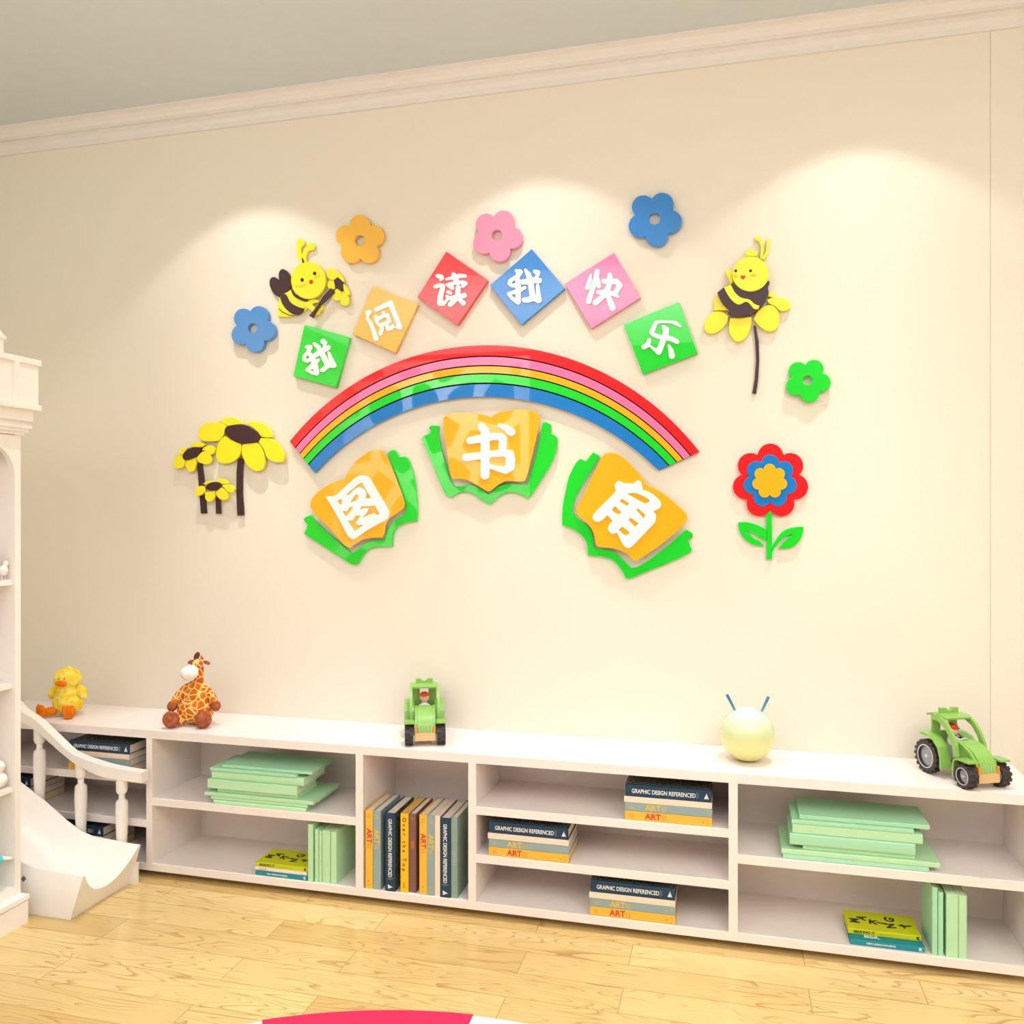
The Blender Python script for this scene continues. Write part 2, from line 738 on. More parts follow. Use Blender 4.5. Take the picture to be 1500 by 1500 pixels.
def upart(name, *a, bevel=0.0012):
    return bx(name, *a, WHITE, unit, bevel=bevel, loc=UO)


upart('top_panel', XL - .033, XR + .033, FY, WALL_Y - .001, ZT - .033, ZT)
upart('bottom_panel', XL - .033, XR + .033, FY, WALL_Y - .001, ZB, ZF)
upart('back_panel', XL, XR, BY, WALL_Y - .001, ZF, ZT - .033)
upart('side_panel', XL - .033, XL, FY, WALL_Y - .001, ZF, ZT - .033)
upart('side_panel', XR, XR + .033, FY, WALL_Y - .001, ZF, ZT - .033)
for a, b in DIV:
    upart('divider', a, b, FY, BY, ZF, ZT - .033)
upart('plinth', XL, XR, FY + .13, WALL_Y - .001, 0, ZB)
BAY = [(XL, DIV[0][0]), (DIV[0][1], DIV[1][0]), (DIV[1][1], DIV[2][0]), (DIV[2][1], DIV[3][0]), (DIV[3][1], XR)]
for k, zs in ((0, (ZA, ZC)), (1, (ZS,)), (3, (ZA, ZC)), (4, (ZS,))):
    for z in zs:
        upart('shelf', BAY[k][0], BAY[k][1], FY, BY, z - .029, z)

# ------------------------------------------------------------------ round rug on the floor
p1, p2, p3 = [np.array(FL(*p, 0.012)) for p in ((383, 1495), (572, 1480.3), (760, 1495.9))]


def circle3(a, b, c):
    A = np.array([[b[0] - a[0], b[1] - a[1]], [c[0] - a[0], c[1] - a[1]]]) * 2
    rhs = np.array([b @ b - a @ a, c @ c - a @ a])
    o = np.linalg.solve(A, rhs)
    return o, float(np.linalg.norm(a - o))


RC, RR = circle3(p1, p2, p3)
rug = thing('round_rug', 'round white rug with pink segments on the wooden floor', 'rug', (RC[0], RC[1], 0))
bm = bmesh.new()
lathe(bm, [(RR - .004, 0), (RR, .003), (RR, .009), (RR - .004, .0115)], n=128)
from_bm('base', bm, mat('rug_white', (238, 232, 226), rough=0.95, bump=(300, .4, .002)), rug)
PINK = mat('rug_pink', (222, 34, 84), rough=0.9, bump=(300, .4, .002))
a0 = math.atan2(*(np.array(FL(693, 1487, .012)) - RC)[::-1])
a1 = math.atan2(*(np.array(FL(384, 1494, .012)) - RC)[::-1])
for k in range(5):
    t0, t1 = a0 + k * 2 * math.pi / 5, a1 + k * 2 * math.pi / 5
    pts = [(math.cos(t) * (RR + .0005), math.sin(t) * (RR + .0005)) for t in np.linspace(t0, t1, 40)]
    tm = (t0 + t1) / 2
    w = (t1 - t0) * 0.62
    pts += [(math.cos(t) * RR * .36, math.sin(t) * RR * .36) for t in np.linspace(tm + w / 2, tm - w / 2, 14)]
    bm = bmesh.new()
    prism(bm, pts, 'z', .002, .0135)
    from_bm('pink_segment', bm, PINK, rug)

# ------------------------------------------------------------------ cut-out decorations on the wall
RED, PNK, YEL, GRN, BLU = (acrylic('red', (246, 8, 14)), acrylic('pink', (246, 118, 170)), acrylic('amber', (248, 180, 0)),
                           acrylic('green', (4, 218, 30)), acrylic('blue', (0, 124, 206)))
SKYB = acrylic('sky_blue', (66, 138, 208))
AMB2 = acrylic('soft_amber', (246, 186, 44))
PK2 = acrylic('soft_pink', (246, 138, 172))
LEM = mat('lemon_foam', (248, 232, 22), rough=0.4, coat=0.2)
BRN = mat('dark_brown_foam', (58, 26, 30), rough=0.45, coat=0.08)
DARK = mat('black_gap', (14, 8, 8), rough=0.8, spec=0.1)


def wall_thing(name, label, cat, u, v, group=None):
    x, z = XZ(u, v, WALL_Y)
    return thing(name, label, cat, (x, WALL_Y, z), group)


def front(*layers):
    return WALL_Y - 0.0015 - sum(layers)


# --- five-petalled flowers
def flower_loops(cx, cy, rx, ry, ang, n=5, pr=0.416, pd=0.584, core=0.55, hole=0.21):
    c = 0.025
    g = np.arange(-1.15, 1.15, c)
    X, Y = np.meshgrid(g, g)
    F = np.hypot(X, Y) - core
    for k in range(n):
        t = R(ang) + 2 * math.pi * k / n
        F = np.minimum(F, np.hypot(X - pd * math.cos(t), Y - pd * math.sin(t)) - pr)
    if hole:
        F = np.maximum(F, hole - np.hypot(X, Y))
    return [[(cx + p[0] * rx, cy - p[1] * ry) for p in l] for l in contours(F, -1.15, -1.15, c)]


for u, v, rx, ry, ang, m, lab in (
        (370.0, 481.0, 33.3, 35.2, 63, SKYB, 'light blue flower cutout on the wall beside the bee with the brown wings'),
        (527.0, 352.0, 36.3, 37.2, 90, AMB2, 'amber yellow flower cutout with round hole, on the upper wall'),
        (728.0, 344.8, 37.3, 39.0, 64, PK2, 'pink flower cutout with round hole, above the red and blue squares'),
        (958.8, 320.2, 40.4, 41.0, 62, BLU, 'deep blue flower cutout with round hole, highest on the wall'),
        (1183.4, 557.0, 34.0, 32.4, 62.5, GRN, 'bright green flower cutout with round hole, above the red flower')):
    t = wall_thing('flower_cutout', lab, 'flower', u, v, 'five-petalled flower cutouts on the wall')
    plate('petals', flower_loops(u, v, rx, ry, ang), front(.024), .024, m, t, bevel=.002)

# --- six square plaques, one character on each
CH = {
    'wo1': (crop(425, 480, 16.667), [
        [(400, 470, 42), (485, 475, 58), (440, 590, 48), (530, 720, 55), (595, 880, 72), (645, 1105, 62)],
        [(430, 590, 40), (345, 700, 42), (340, 780, 42), (410, 815, 42), (520, 760, 50)],
        [(580, 690, 55), (740, 590, 68), (925, 485, 60)],
        [(585, 390, 38), (680, 470, 55), (760, 600, 68), (850, 780, 68), (920, 910, 65), (810, 1030, 52), (770, 1035, 45)],
        [(940, 610, 35), (990, 760, 52), (1070, 920, 58)], [(930, 920, 50), (1065, 930, 52)],
        [(805, 335, 66), (865, 370, 40), (820, 440, 30)],
        [(690, 785, 36), (600, 860, 66), (500, 970, 55), (405, 1025, 34), (520, 1095, 38), (650, 1120, 50)]]),
    'wo2': (crop(725, 375, 16.667), [
        [(525, 365, 42), (605, 395, 74), (545, 500, 55), (550, 600, 58), (562, 720, 64), (565, 900, 64), (572, 1120, 62)],
        [(500, 520, 45), (375, 605, 52), (345, 670, 42), (420, 725, 46), (540, 715, 58)],
        [(325, 920, 34), (440, 890, 44), (560, 850, 60), (725, 775, 40)], [(325, 925, 34), (430, 1040, 44), (565, 1130, 58)],
        [(610, 640, 55), (800, 625, 72), (960, 590, 72), (1085, 600, 66)],
        [(745, 340, 36), (815, 450, 62), (865, 600, 72), (895, 850, 68), (930, 1020, 72), (800, 1075, 66), (720, 1075, 62)],
        [(1042, 715, 40), (1055, 900, 52), (1072, 1080, 68)], [(930, 1020, 66), (1066, 1085, 68)],
        [(965, 375, 42), (1045, 405, 62), (1040, 475, 45), (1005, 515, 36)]]),
    'yue': (crop(520, 425, 16.667), [
        [(290, 545, 48), (375, 525, 44), (310, 620, 38), (300, 690, 36), (390, 830, 50), (455, 1010, 52), (512, 1180, 66)],
        [(520, 475, 55), (690, 395, 62), (860, 315, 66), (955, 550, 64), (1035, 750, 62), (1100, 905, 60), (985, 900, 26)],
        [(500, 645, 44), (565, 690, 46)], [(690, 545, 40), (700, 610, 40)],
        [(520, 730, 46), (700, 625, 46), (795, 625, 55), (840, 760, 46), (740, 805, 46), (590, 860, 42), (550, 800, 34), (520, 740, 40)],
        [(640, 855, 46), (665, 940, 50), (620, 1060, 52)], [(755, 820, 48), (815, 940, 60), (900, 925, 48), (925, 850, 34)]]),
    'du': (crop(615, 380, 16.667), [
        [(430, 400, 50), (520, 425, 60), (540, 465, 44), (490, 520, 18)],
        [(382, 660, 50), (470, 635, 50), (560, 650, 58), (535, 780, 62), (495, 920, 70), (490, 1060, 72), (560, 1080, 60), (640, 1020, 36), (680, 950, 26)],
        [(650, 480, 32), (800, 445, 44), (960, 400, 54), (1105, 405, 44)], [(820, 365, 52), (880, 450, 68), (880, 560, 60)],
        [(660, 615, 34), (850, 575, 48), (1050, 555, 46), (1110, 585, 54), (1050, 650, 46)], [(700, 640, 40), (785, 690, 56)],
        [(685, 790, 40), (745, 820, 42)], [(660, 890, 34), (690, 945, 45)],
        [(690, 950, 50), (900, 915, 55), (1085, 880, 64)], [(935, 680, 60), (920, 880, 64), (850, 1000, 60), (745, 1095, 66)],
        [(950, 960, 50), (1060, 1065, 62)]]),
    'kuai': (crop(840, 380, 16.667), [
        [(425, 370, 22), (400, 500, 52), (335, 695, 54)], [(580, 290, 60), (560, 430, 65), (470, 700, 64), (370, 1025, 66)],
        [(595, 500, 54), (618, 655, 54)], [(740, 530, 58), (870, 540, 64), (1050, 540, 68), (1125, 630, 74), (1060, 760, 60), (1010, 860, 52)],
        [(610, 800, 52), (800, 800, 62), (1000, 845, 58), (1085, 912, 34)],
        [(890, 375, 56), (890, 520, 74), (850, 680, 70), (780, 820, 68), (680, 940, 65), (540, 1055, 72)],
        [(815, 850, 52), (880, 980, 68), (950, 1175, 80)]]),
    'le': (crop(925, 455, 16.667), [
        [(1190, 380, 30), (1070, 300, 48), (960, 275, 34), (700, 268, 34), (595, 290, 46), (540, 420, 56), (492, 530, 62), (530, 580, 52), (650, 635, 50), (850, 655, 60), (1000, 700, 60), (1110, 755, 58)],
        [(785, 395, 48), (845, 470, 76), (830, 600, 70), (765, 740, 70), (695, 930, 74), (665, 1005, 72), (540, 930, 36), (450, 860, 24)],
        [(430, 720, 50), (410, 820, 56), (305, 885, 62)], [(912, 855, 32), (965, 970, 62), (985, 1100, 76)]]),
    'shu': (crop(670, 610, 15.0), [
        [(520, 220, 76), (605, 320, 92), (610, 800, 102), (605, 1290, 96)],
        [(275, 530, 80), (500, 490, 84), (800, 440, 80), (960, 445, 78), (1005, 490, 80), (985, 700, 85)],
        [(185, 900, 84), (450, 868, 80), (700, 830, 70), (1000, 800, 76), (1150, 825, 90), (1165, 950, 102), (1155, 1110, 98), (1050, 1185, 76), (850, 1140, 56), (720, 1095, 48)],
        [(920, 190, 42), (1080, 260, 72), (1185, 345, 88)]]),
}
CH_POLY = {
    'jiao': (crop(860, 695, 12.5),
             [[(505, 215), (530, 150), (580, 120), (640, 140), (690, 162), (860, 165), (890, 128), (930, 105), (980, 130), (1005, 200), (1018, 278), (1130, 320), (1260, 410), (1340, 500), (1352, 570), (1320, 625), (1240, 662), (1215, 675), (1255, 730), (1262, 800), (1230, 890), (1100, 1030), (900, 1240), (800, 1335), (750, 1350), (680, 1315), (620, 1220), (545, 1060), (480, 1088), (420, 1060), (378, 1000), (400, 930), (465, 850), (370, 745), (320, 800), (240, 855), (170, 865), (115, 830), (105, 760), (150, 690), (320, 520), (450, 390), (525, 300)],
              [(730, 350), (870, 340), (1000, 385), (1130, 460), (1142, 500), (1055, 535), (900, 450)],
              [(592, 490), (638, 448), (772, 530), (735, 578)], [(448, 645), (515, 580), (570, 640), (630, 690), (585, 737), (510, 700)],
              [(903, 655), (930, 625), (1065, 740), (1028, 812), (980, 740)], [(755, 830), (800, 795), (937, 895), (878, 962)],
              [(578, 1010), (645, 955), (782, 1060), (735, 1108), (680, 1108)]]),
    'tu': (crop(470, 690, 13.636),
           [[(95, 520), (190, 500), (290, 490), (400, 390), (620, 190), (740, 105), (870, 90), (970, 140), (1060, 290), (1200, 520), (1340, 770), (1362, 870), (1310, 970), (1200, 1030), (900, 1200), (700, 1340), (640, 1362), (570, 1330), (500, 1230), (300, 850)],
            [(495, 478), (620, 375), (760, 255), (830, 235), (910, 390), (1000, 540), (890, 545), (905, 450), (860, 360), (760, 318), (650, 375), (570, 462)],
            [(590, 622), (640, 540), (695, 468), (752, 485), (735, 560), (680, 602)], [(325, 600), (400, 555), (422, 610), (392, 695)],
            [(430, 800), (530, 800), (575, 720), (645, 712), (570, 840), (492, 910)],
            [(780, 770), (805, 712), (1080, 688), (1170, 850), (1110, 880), (1065, 838), (970, 870), (820, 938), (900, 850), (960, 755), (890, 740)],
            [(535, 990), (625, 990), (705, 888), (792, 890), (698, 1040), (745, 1078), (850, 1075), (750, 1150), (670, 1208)]]),
}


def character(key, y_front, parent, thick=.006, m=None):
    if key in CH:
        f, st = CH[key]
        loops = [f(l) for l in stroke_loops(st)]
    else:
        f, polys = CH_POLY[key]
        loops = [f(smooth_poly(p, 4, 50)) for p in polys]
    return plate('character', loops, y_front, thick, m or LETTER_WHITE, parent, bevel=.0006)


for key, corners, m, lab in (
        ('wo1', [(446, 475.5), (512.3, 494.4), (492.3, 567.5), (429.5, 551)], GRN, 'green square plaque with white character, lowest left of the arc'),
        ('yue', [(546, 418.7), (612, 446), (579.5, 517), (516.7, 489.3)], YEL, 'amber square plaque with white character, between green and red plaques'),
        ('du', [(653.6, 368.4), (714.9, 410.5), (670.4, 476.5), (611.2, 435.6)], RED, 'red square plaque with white character standing on its corner'),
        ('wo2', [(778.9, 364.7), (827.5, 422.5), (764, 476), (717.6, 418)], BLU, 'blue square plaque with white character standing on its corner'),
        ('kuai', [(899.2, 370.3), (938.1, 436), (866.2, 481.5), (827.6, 415.7)], PNK, 'pink square plaque with white character, right of the blue plaque'),
        ('le', [(913.9, 475.1), (994.5, 442.4), (1021.7, 517.5), (941.7, 548)], GRN, 'green square plaque with white character above the right rainbow end')):
    u = sum(c[0] for c in corners) / 4
    v = sum(c[1] for c in corners) / 4
    t = wall_thing('character_plaque', lab, 'wall plaque', u, v, 'square character plaques arched over the rainbow')
    plate('square_board', [corners], front(.02), .02, m, t, bevel=.0012)
    character(key, front(.02, .005), t, .005)

# --- rainbow of five bands
t = wall_thing('rainbow_cutout', 'glossy five-band rainbow arch in red, pink, amber, green and blue', 'rainbow', 724, 600)
YR = front(.018)
o_, r_ = circle3(*[np.array(XZ(*p, YR)) for p in ((424.3, 646.8), (722, 505.8), (1024.6, 661.7))])
i_, q_ = circle3(*[np.array(XZ(*p, YR)) for p in ((461.2, 692.7), (722, 581.3), (964.3, 688.8))])


def arc_pts(c, rad, pa, pb, n=72):
    a = math.atan2(*(np.array(XZ(*pa, YR)) - c)[::-1])
    b = math.atan2(*(np.array(XZ(*pb, YR)) - c)[::-1])
    return [c + rad * np.array([math.cos(s), math.sin(s)]) for s in np.linspace(a, b, n)]


OA = arc_pts(o_, r_, (424.3, 646.8), (1024.6, 661.7))
IA = arc_pts(i_, q_, (461.2, 692.7), (964.3, 688.8))


def band(f0, f1):
    return [tuple(a * (1 - f0) + b * f0) for a, b in zip(OA, IA)] + [tuple(a * (1 - f1) + b * f1) for a, b in zip(OA, IA)][::-1]


for f0, f1, m in ((0, .2, RED), (.225, .382, PNK), (.407, .537, YEL), (.562, .725, GRN), (.753, 1, BLU)):
    plate('band', [band(f0, f1)], YR, .018, m, t, bevel=.0006, px=False)
b_ = plate('backing', [band(.01, .99)], front(.015), .015, DARK, t, bevel=0, px=False)
b_['label'] = 'dark backing in the gaps between the bands'

# --- three open-book plaques
BOOKS = [
    ('tu', crop(430, 640, 7.5), 'open-book plaque with white character below the left rainbow end',
     [(185, 730), (215, 660), (300, 580), (430, 500), (520, 468), (560, 465), (590, 400), (680, 270), (780, 190), (870, 145), (955, 143), (1000, 180), (1060, 300), (1150, 530), (1215, 720), (1215, 775), (1150, 830), (1060, 890), (1015, 960), (995, 1060), (970, 1110), (880, 1108), (760, 1130), (670, 1185), (620, 1222), (560, 1190), (400, 1010), (250, 860), (190, 780)],
     [(110, 910), (125, 885), (190, 858), (220, 905), (350, 1030), (500, 1165), (620, 1262), (655, 1270), (720, 1220), (800, 1165), (900, 1140), (1000, 1140), (1020, 1060), (1055, 980), (1130, 905), (1210, 850), (1238, 780), (1230, 720), (1170, 540), (1090, 330), (1035, 190), (1055, 158), (1100, 140), (1130, 170), (1160, 228), (1210, 215), (1250, 235), (1290, 330), (1330, 480), (1350, 650), (1357, 850), (1355, 920), (1220, 945), (1140, 990), (1092, 1060), (1078, 1205), (960, 1205), (850, 1222), (780, 1275), (700, 1402), (640, 1397), (500, 1312), (250, 1150), (115, 1065), (158, 965), (130, 940)]),
    ('shu', crop(610, 580, 6.818), 'open-book plaque with white character under the middle of the rainbow',
     [(265, 225), (300, 188), (400, 165), (560, 170), (680, 190), (745, 212), (820, 165), (950, 140), (1090, 135), (1180, 155), (1225, 190), (1230, 260), (1195, 430), (1150, 620), (1105, 800), (1082, 848), (1040, 857), (900, 850), (820, 885), (750, 940), (715, 955), (640, 915), (560, 865), (470, 830), (370, 830), (345, 800), (310, 600), (270, 330)],
     [(125, 320), (140, 295), (220, 298), (217, 360), (240, 500), (290, 680), (340, 850), (372, 900), (440, 902), (560, 890), (640, 930), (718, 985), (750, 965), (830, 900), (950, 878), (1050, 885), (1110, 880), (1140, 770), (1190, 600), (1225, 450), (1250, 330), (1258, 270), (1290, 258), (1342, 285), (1337, 372), (1395, 405), (1407, 440), (1390, 560), (1340, 680), (1250, 830), (1150, 980), (1105, 1027), (1050, 985), (950, 960), (870, 975), (800, 1020), (745, 1076), (705, 1070), (640, 1030), (580, 985), (490, 955), (400, 975), (350, 1011), (308, 1003), (270, 940), (200, 770), (120, 580), (53, 430), (65, 403), (125, 378), (150, 350)]),
    ('jiao', crop(810, 650, 6.818), 'open-book plaque with white character below the right rainbow end',
     [(470, 170), (510, 110), (570, 90), (630, 98), (720, 150), (820, 250), (900, 350), (940, 410), (1000, 435), (1120, 510), (1250, 620), (1330, 700), (1340, 750), (1310, 800), (1200, 910), (1050, 1030), (900, 1130), (840, 1170), (800, 1160), (740, 1100), (680, 1070), (600, 1045), (460, 1030), (430, 1000), (410, 910), (370, 830), (280, 740), (226, 690), (235, 650), (320, 480)],
     [(1335, 858), (1390, 893), (1397, 930), (1345, 955), (1387, 1060), (1370, 1085), (1150, 1190), (900, 1290), (760, 1348), (725, 1340), (690, 1270), (620, 1180), (530, 1135), (348, 1112), (340, 1000), (290, 920), (200, 850), (90, 812), (95, 650), (120, 500), (160, 330), (230, 190), (270, 150), (330, 175), (400, 85), (467, 120), (400, 240), (300, 400), (215, 560), (188, 680), (240, 740), (330, 810), (390, 890), (410, 1048), (520, 1058), (620, 1090), (720, 1180), (780, 1240), (850, 1225), (1000, 1130), (1180, 990), (1300, 880)])]
for key, f, lab, page, cover in BOOKS:
    q = f(page)
    t = wall_thing('book_plaque', 'green and amber ' + lab, 'wall plaque', sum(p[0] for p in q) / len(q), sum(p[1] for p in q) / len(q),
                   'open-book plaques under the rainbow')
    plate('cover', [f(smooth_poly(cover, 4, 45))], front(.016), .016, GRN, t, bevel=.001)
    plate('page', [f(smooth_poly(page, 4, 45))], front(.034), .014, YEL, t, bevel=.0012)
    plate('spacer', [f(smooth_poly([((p[0] - 700) * .72 + 700, (p[1] - 650) * .72 + 650) for p in page], 3, 45))], front(.0198), .0198, DARK, t, bevel=0)
    character(key, front(.034, .006), t, .006)

# --- red flower on a stalk
f = crop(1050, 630, 7.143)
t = wall_thing('flower_cutout', 'big red, blue and amber flower cutout on a green stalk with two leaves', 'flower', 1129, 720)
for rx, m, k, nm in ((400, RED, 0, 'red_petals'), (283, BLU, 1, 'blue_petals'), (186, YEL, 2, 'amber_centre')):
    lp = flower_loops(562 - 4 * k, 535, rx, rx * .985, 90, n=7, pr=.335, pd=.665, core=.66, hole=0)
    plate(nm, [f(l) for l in lp], front(.014 + .006 * k), .014 if k == 0 else .006, m, t, bevel=.001)
plate('stem', [f(strip([(545, 850, 29), (550, 1100, 29), (549, 1350, 29)]))], front(.012), .012, GRN, t, bevel=.001)
plate('leaf', [f(smooth_poly([(225, 965), (310, 962), (440, 1000), (530, 1050), (532, 1158), (480, 1140), (400, 1088), (308, 1043), (340, 1085), (400, 1138), (450, 1162), (492, 1213), (380, 1200), (285, 1130), (235, 1050)], 4, 50))],
      front(.012), .012, GRN, t, bevel=.001)
plate('leaf', [f(smooth_poly([(907, 1010), (780, 1022), (680, 1070), (600, 1180), (570, 1240), (570, 1290), (610, 1225), (660, 1165), (720, 1113), (798, 1088), (710, 1162), (645, 1240), (780, 1230), (870, 1150), (905, 1060)], 4, 50))],
      front(.012), .012, GRN, t, bevel=.001)

# --- three sunflowers
f = crop(240, 590, 7.895)
SUN = [
    ('big sunflower cutout with brown centre, tallest of the three on the left wall', (880, 400),
     [(885, 640, 31), (872, 800, 33), (870, 1050, 34), (885, 1302, 37)],
     [(705, 300), (760, 262), (930, 255), (1050, 320), (1112, 395), (1085, 448), (920, 470), (800, 430), (720, 365)],
     [[(400, 350), (430, 270), (520, 230), (660, 235), (732, 272), (703, 320), (690, 368), (640, 430), (570, 445), (450, 440), (405, 400)],
      [(640, 213), (700, 180), (790, 168), (880, 208), (922, 248), (860, 252), (742, 268), (680, 235)],
      [(935, 247), (990, 220), (1100, 225), (1200, 280), (1262, 400), (1130, 393), (1080, 330), (1000, 270)],
      [(1095, 455), (1114, 408), (1250, 420), (1340, 500), (1392, 600), (1380, 680), (1290, 687), (1195, 640), (1150, 530)],
      [(918, 480), (1085, 460), (1140, 540), (1165, 650), (1160, 720), (1120, 780), (1050, 787), (960, 720), (902, 600), (900, 520)],
      [(708, 382), (790, 435), (893, 480), (890, 560), (850, 640), (760, 695), (680, 702), (620, 670), (603, 600), (615, 500), (650, 430)]]),
    ('middling sunflower cutout with tilted dark centre, left of the big sunflower', (350, 640),
     [(405, 690, 28), (430, 900, 30), (458, 1280, 31)],
     [(215, 612), (262, 548), (340, 515), (432, 517), (410, 575), (370, 625), (300, 655), (238, 660)],
     [[(158, 595), (190, 540), (278, 518), (262, 545), (215, 605)],
      [(110, 690), (140, 610), (212, 612), (240, 665), (230, 740), (160, 762), (118, 745)],
      [(248, 668), (300, 657), (367, 630), (372, 700), (340, 790), (290, 802), (250, 740)],
      [(375, 635), (430, 575), (480, 562), (540, 612), (552, 680), (500, 712), (430, 700), (390, 680)],
      [(436, 545), (490, 500), (560, 498), (600, 530), (580, 580), (530, 605), (482, 560)],
      [(300, 512), (350, 460), (420, 453), (482, 480), (432, 513), (345, 512)]]),
    ('smallest sunflower cutout, low between the two other sunflower stalks', (590, 1000),
     [(620, 1060, 24), (628, 1284, 27)],
     [(476, 990), (500, 945), (570, 917), (640, 923), (667, 945), (640, 990), (580, 1015), (520, 1013)],
     [[(448, 942), (490, 910), (540, 903), (570, 916), (498, 943)],
      [(356, 1020), (380, 980), (440, 960), (474, 987), (470, 1030), (400, 1077), (362, 1060)],
      [(474, 1030), (590, 1020), (590, 1070), (560, 1130), (510, 1147), (478, 1110)],
      [(605, 1030), (655, 980), (700, 1010), (742, 1060), (735, 1105), (690, 1127), (640, 1110), (603, 1060)],
      [(670, 952), (760, 946), (823, 992), (800, 1037), (740, 1035), (700, 990)],
      [(580, 905), (640, 878), (700, 890), (758, 935), (670, 941), (640, 922)]])]
for k, (lab, c, stem, centre, petals) in enumerate(SUN):
    cu_, cv_ = f([c])[0]
    t = wall_thing('sunflower_cutout', lab, 'sunflower', cu_, cv_, 'sunflower cutouts on the wall')
    lift = (.006, .002, .012)[k]
    plate('stem', [f(strip(stem))], front(.010 + lift * .5), .010, BRN, t, bevel=.001)
    for p in petals:
        plate('petal', [f(smooth_poly(p, 4, 60))], front(.020 + lift), .016, LEM, t, bevel=.002)
    plate('flower_centre', [f(smooth_poly(centre, 4, 70))], front(.0235 + lift), .012, BRN, t, bevel=.0015)

# --- bee holding a flower, on the upper left
f = crop(320, 330, 6.818)
t = wall_thing('bee_cutout', 'yellow bee cutout with dark brown heart-shaped wings holding a flower', 'bee', 445, 415)
plate('wing', [f(smooth_poly([(605, 545), (600, 490), (615, 450), (640, 436), (680, 455), (712, 500), (722, 560), (720, 620), (690, 660), (640, 695), (608, 718), (560, 690), (520, 625), (509, 565), (525, 525), (560, 517)], 4))], front(.012), .012, BRN, t)
plate('body', [f(smooth_poly([(722, 640), (690, 665), (640, 690), (612, 720), (595, 800), (590, 912), (690, 915), (770, 893), (850, 860), (905, 800), (905, 750), (830, 735), (760, 690)], 4))], front(.012), .012, LEM, t)
plate('stripe', [f(smooth_poly([(640, 688), (672, 690), (715, 765), (790, 812), (858, 832), (840, 868), (780, 897), (700, 858), (640, 790), (613, 720)], 4))], front(.0155), .005, BRN, t)
plate('stripe', [f(smooth_poly([(720, 640), (735, 640), (770, 690), (830, 732), (905, 752), (900, 768), (830, 750), (752, 705)], 4))], front(.0155), .005, BRN, t)
plate('stripe', [f(strip([(600, 830, 3.5), (640, 865, 4), (700, 895, 4), (760, 903, 3)]))], front(.0135), .003, BRN, t, bevel=0)
plate('arm', [f(smooth_poly([(880, 765), (930, 740), (990, 745), (1005, 770), (960, 775), (935, 790), (975, 830), (1010, 790), (1045, 790), (1050, 830), (1020, 860), (1005, 895), (960, 900), (935, 860), (890, 830), (840, 800)], 4))], front(.017), .008, LEM, t)
h = plate('head', [f(ell(897, 550, 174, 185))], front(.024), .02, LEM, t, bevel=.002)
for pts, w in (([(845, 380), (812, 310), (800, 240), (812, 180)], 22), ([(858, 380), (850, 310), (868, 255), (915, 218)], 22)):
    loops = stroke_loops([[(*p, w) for p in pts], [(pts[-1][0] + 8, pts[-1][1] - 8, 40)]])
    plate('antenna', [f(l) for l in loops], front(.014), .012, LEM, t, bevel=.0015)
MOUTH = mat('red_paint', (226, 30, 34), rough=0.5)
BLACK = mat('black_paint', (38, 22, 20), rough=0.3)
for c in ((835, 545), (960, 480)):
    plate('eye', [f(ell(*c, 17, 18))], front(.0252), .0012, BLACK, t, bevel=0)
plate('mouth', [f(ell(924, 565, 19, 21))], front(.0252), .0012, MOUTH, t, bevel=0)
BLUSH = mat('blush_paint', (236, 196, 40), rough=0.5)
for pts in ([(770, 608), (820, 612), (870, 592)], [(955, 525), (985, 515), (1015, 497)]):
    plate('cheek', [f(strip([(*p, 8) for p in pts]))], front(.0248), .0008, BLUSH, t, bevel=0)
t = wall_thing('sunflower_cutout', 'small yellow flower with dark stalk held by the left bee', 'flower', 490, 430)
plate('stem', [f(strip([(925, 915, 24), (960, 860, 14), (1010, 790, 14), (1060, 730, 26), (1140, 645, 28)]))], front(.0255), .007, BRN, t)
for p in ([(1076, 450), (1130, 434), (1200, 465), (1250, 530), (1250, 570), (1190, 520), (1150, 545), (1090, 520)],
          [(1086, 592), (1108, 554), (1150, 548), (1162, 600), (1160, 635), (1110, 638)],
          [(1180, 632), (1230, 660), (1215, 740), (1180, 752), (1140, 730), (1140, 680)],
          [(1238, 655), (1290, 700), (1302, 770), (1270, 802), (1220, 785), (1215, 740)],
          [(1245, 580), (1285, 620), (1312, 690), (1290, 697), (1245, 645)]):
    plate('petal', [f(smooth_poly(p, 4, 70))], front(.018), .014, LEM, t, bevel=.0015)
plate('flower_centre', [f(smooth_poly([(1160, 550), (1185, 517), (1215, 540), (1240, 585), (1245, 640), (1225, 655), (1185, 630), (1165, 595)], 4))], front(.021), .012, BRN, t)

# --- crowned bee sitting on a sunflower, on the upper right
f = crop(1010, 330, 5.555)
t = wall_thing('sunflower_cutout', 'drooping yellow sunflower on a thin dark stalk under the crowned bee', 'sunflower', 1098, 470)
plate('stem', [f(strip([(530, 815, 9), (550, 950, 14), (555, 1100, 13), (545, 1250, 14), (527, 1368, 16)]))], front(.01), .01, BRN, t, bevel=.001)
for p in ([(250, 700), (320, 738), (300, 800), (240, 860), (170, 882), (124, 850), (130, 780), (180, 715)],
          [(330, 755), (420, 750), (506, 745), (500, 820), (470, 900), (410, 946), (360, 930), (322, 860)],
          [(560, 690), (620, 655), (680, 655), (725, 710), (732, 790), (700, 850), (640, 862), (580, 830), (520, 765)],
          [(632, 600), (700, 585), (780, 600), (823, 640), (815, 680), (740, 694), (690, 655), (640, 630)],
          [(640, 580), (650, 545), (680, 540), (695, 575), (690, 590)]):
    plate('petal', [f(smooth_poly(p, 4, 70))], front(.018), .018, LEM, t, bevel=.0018)
t = wall_thing('bee_cutout', 'crowned yellow bee cutout with brown striped body above a sunflower', 'bee', 1100, 415)
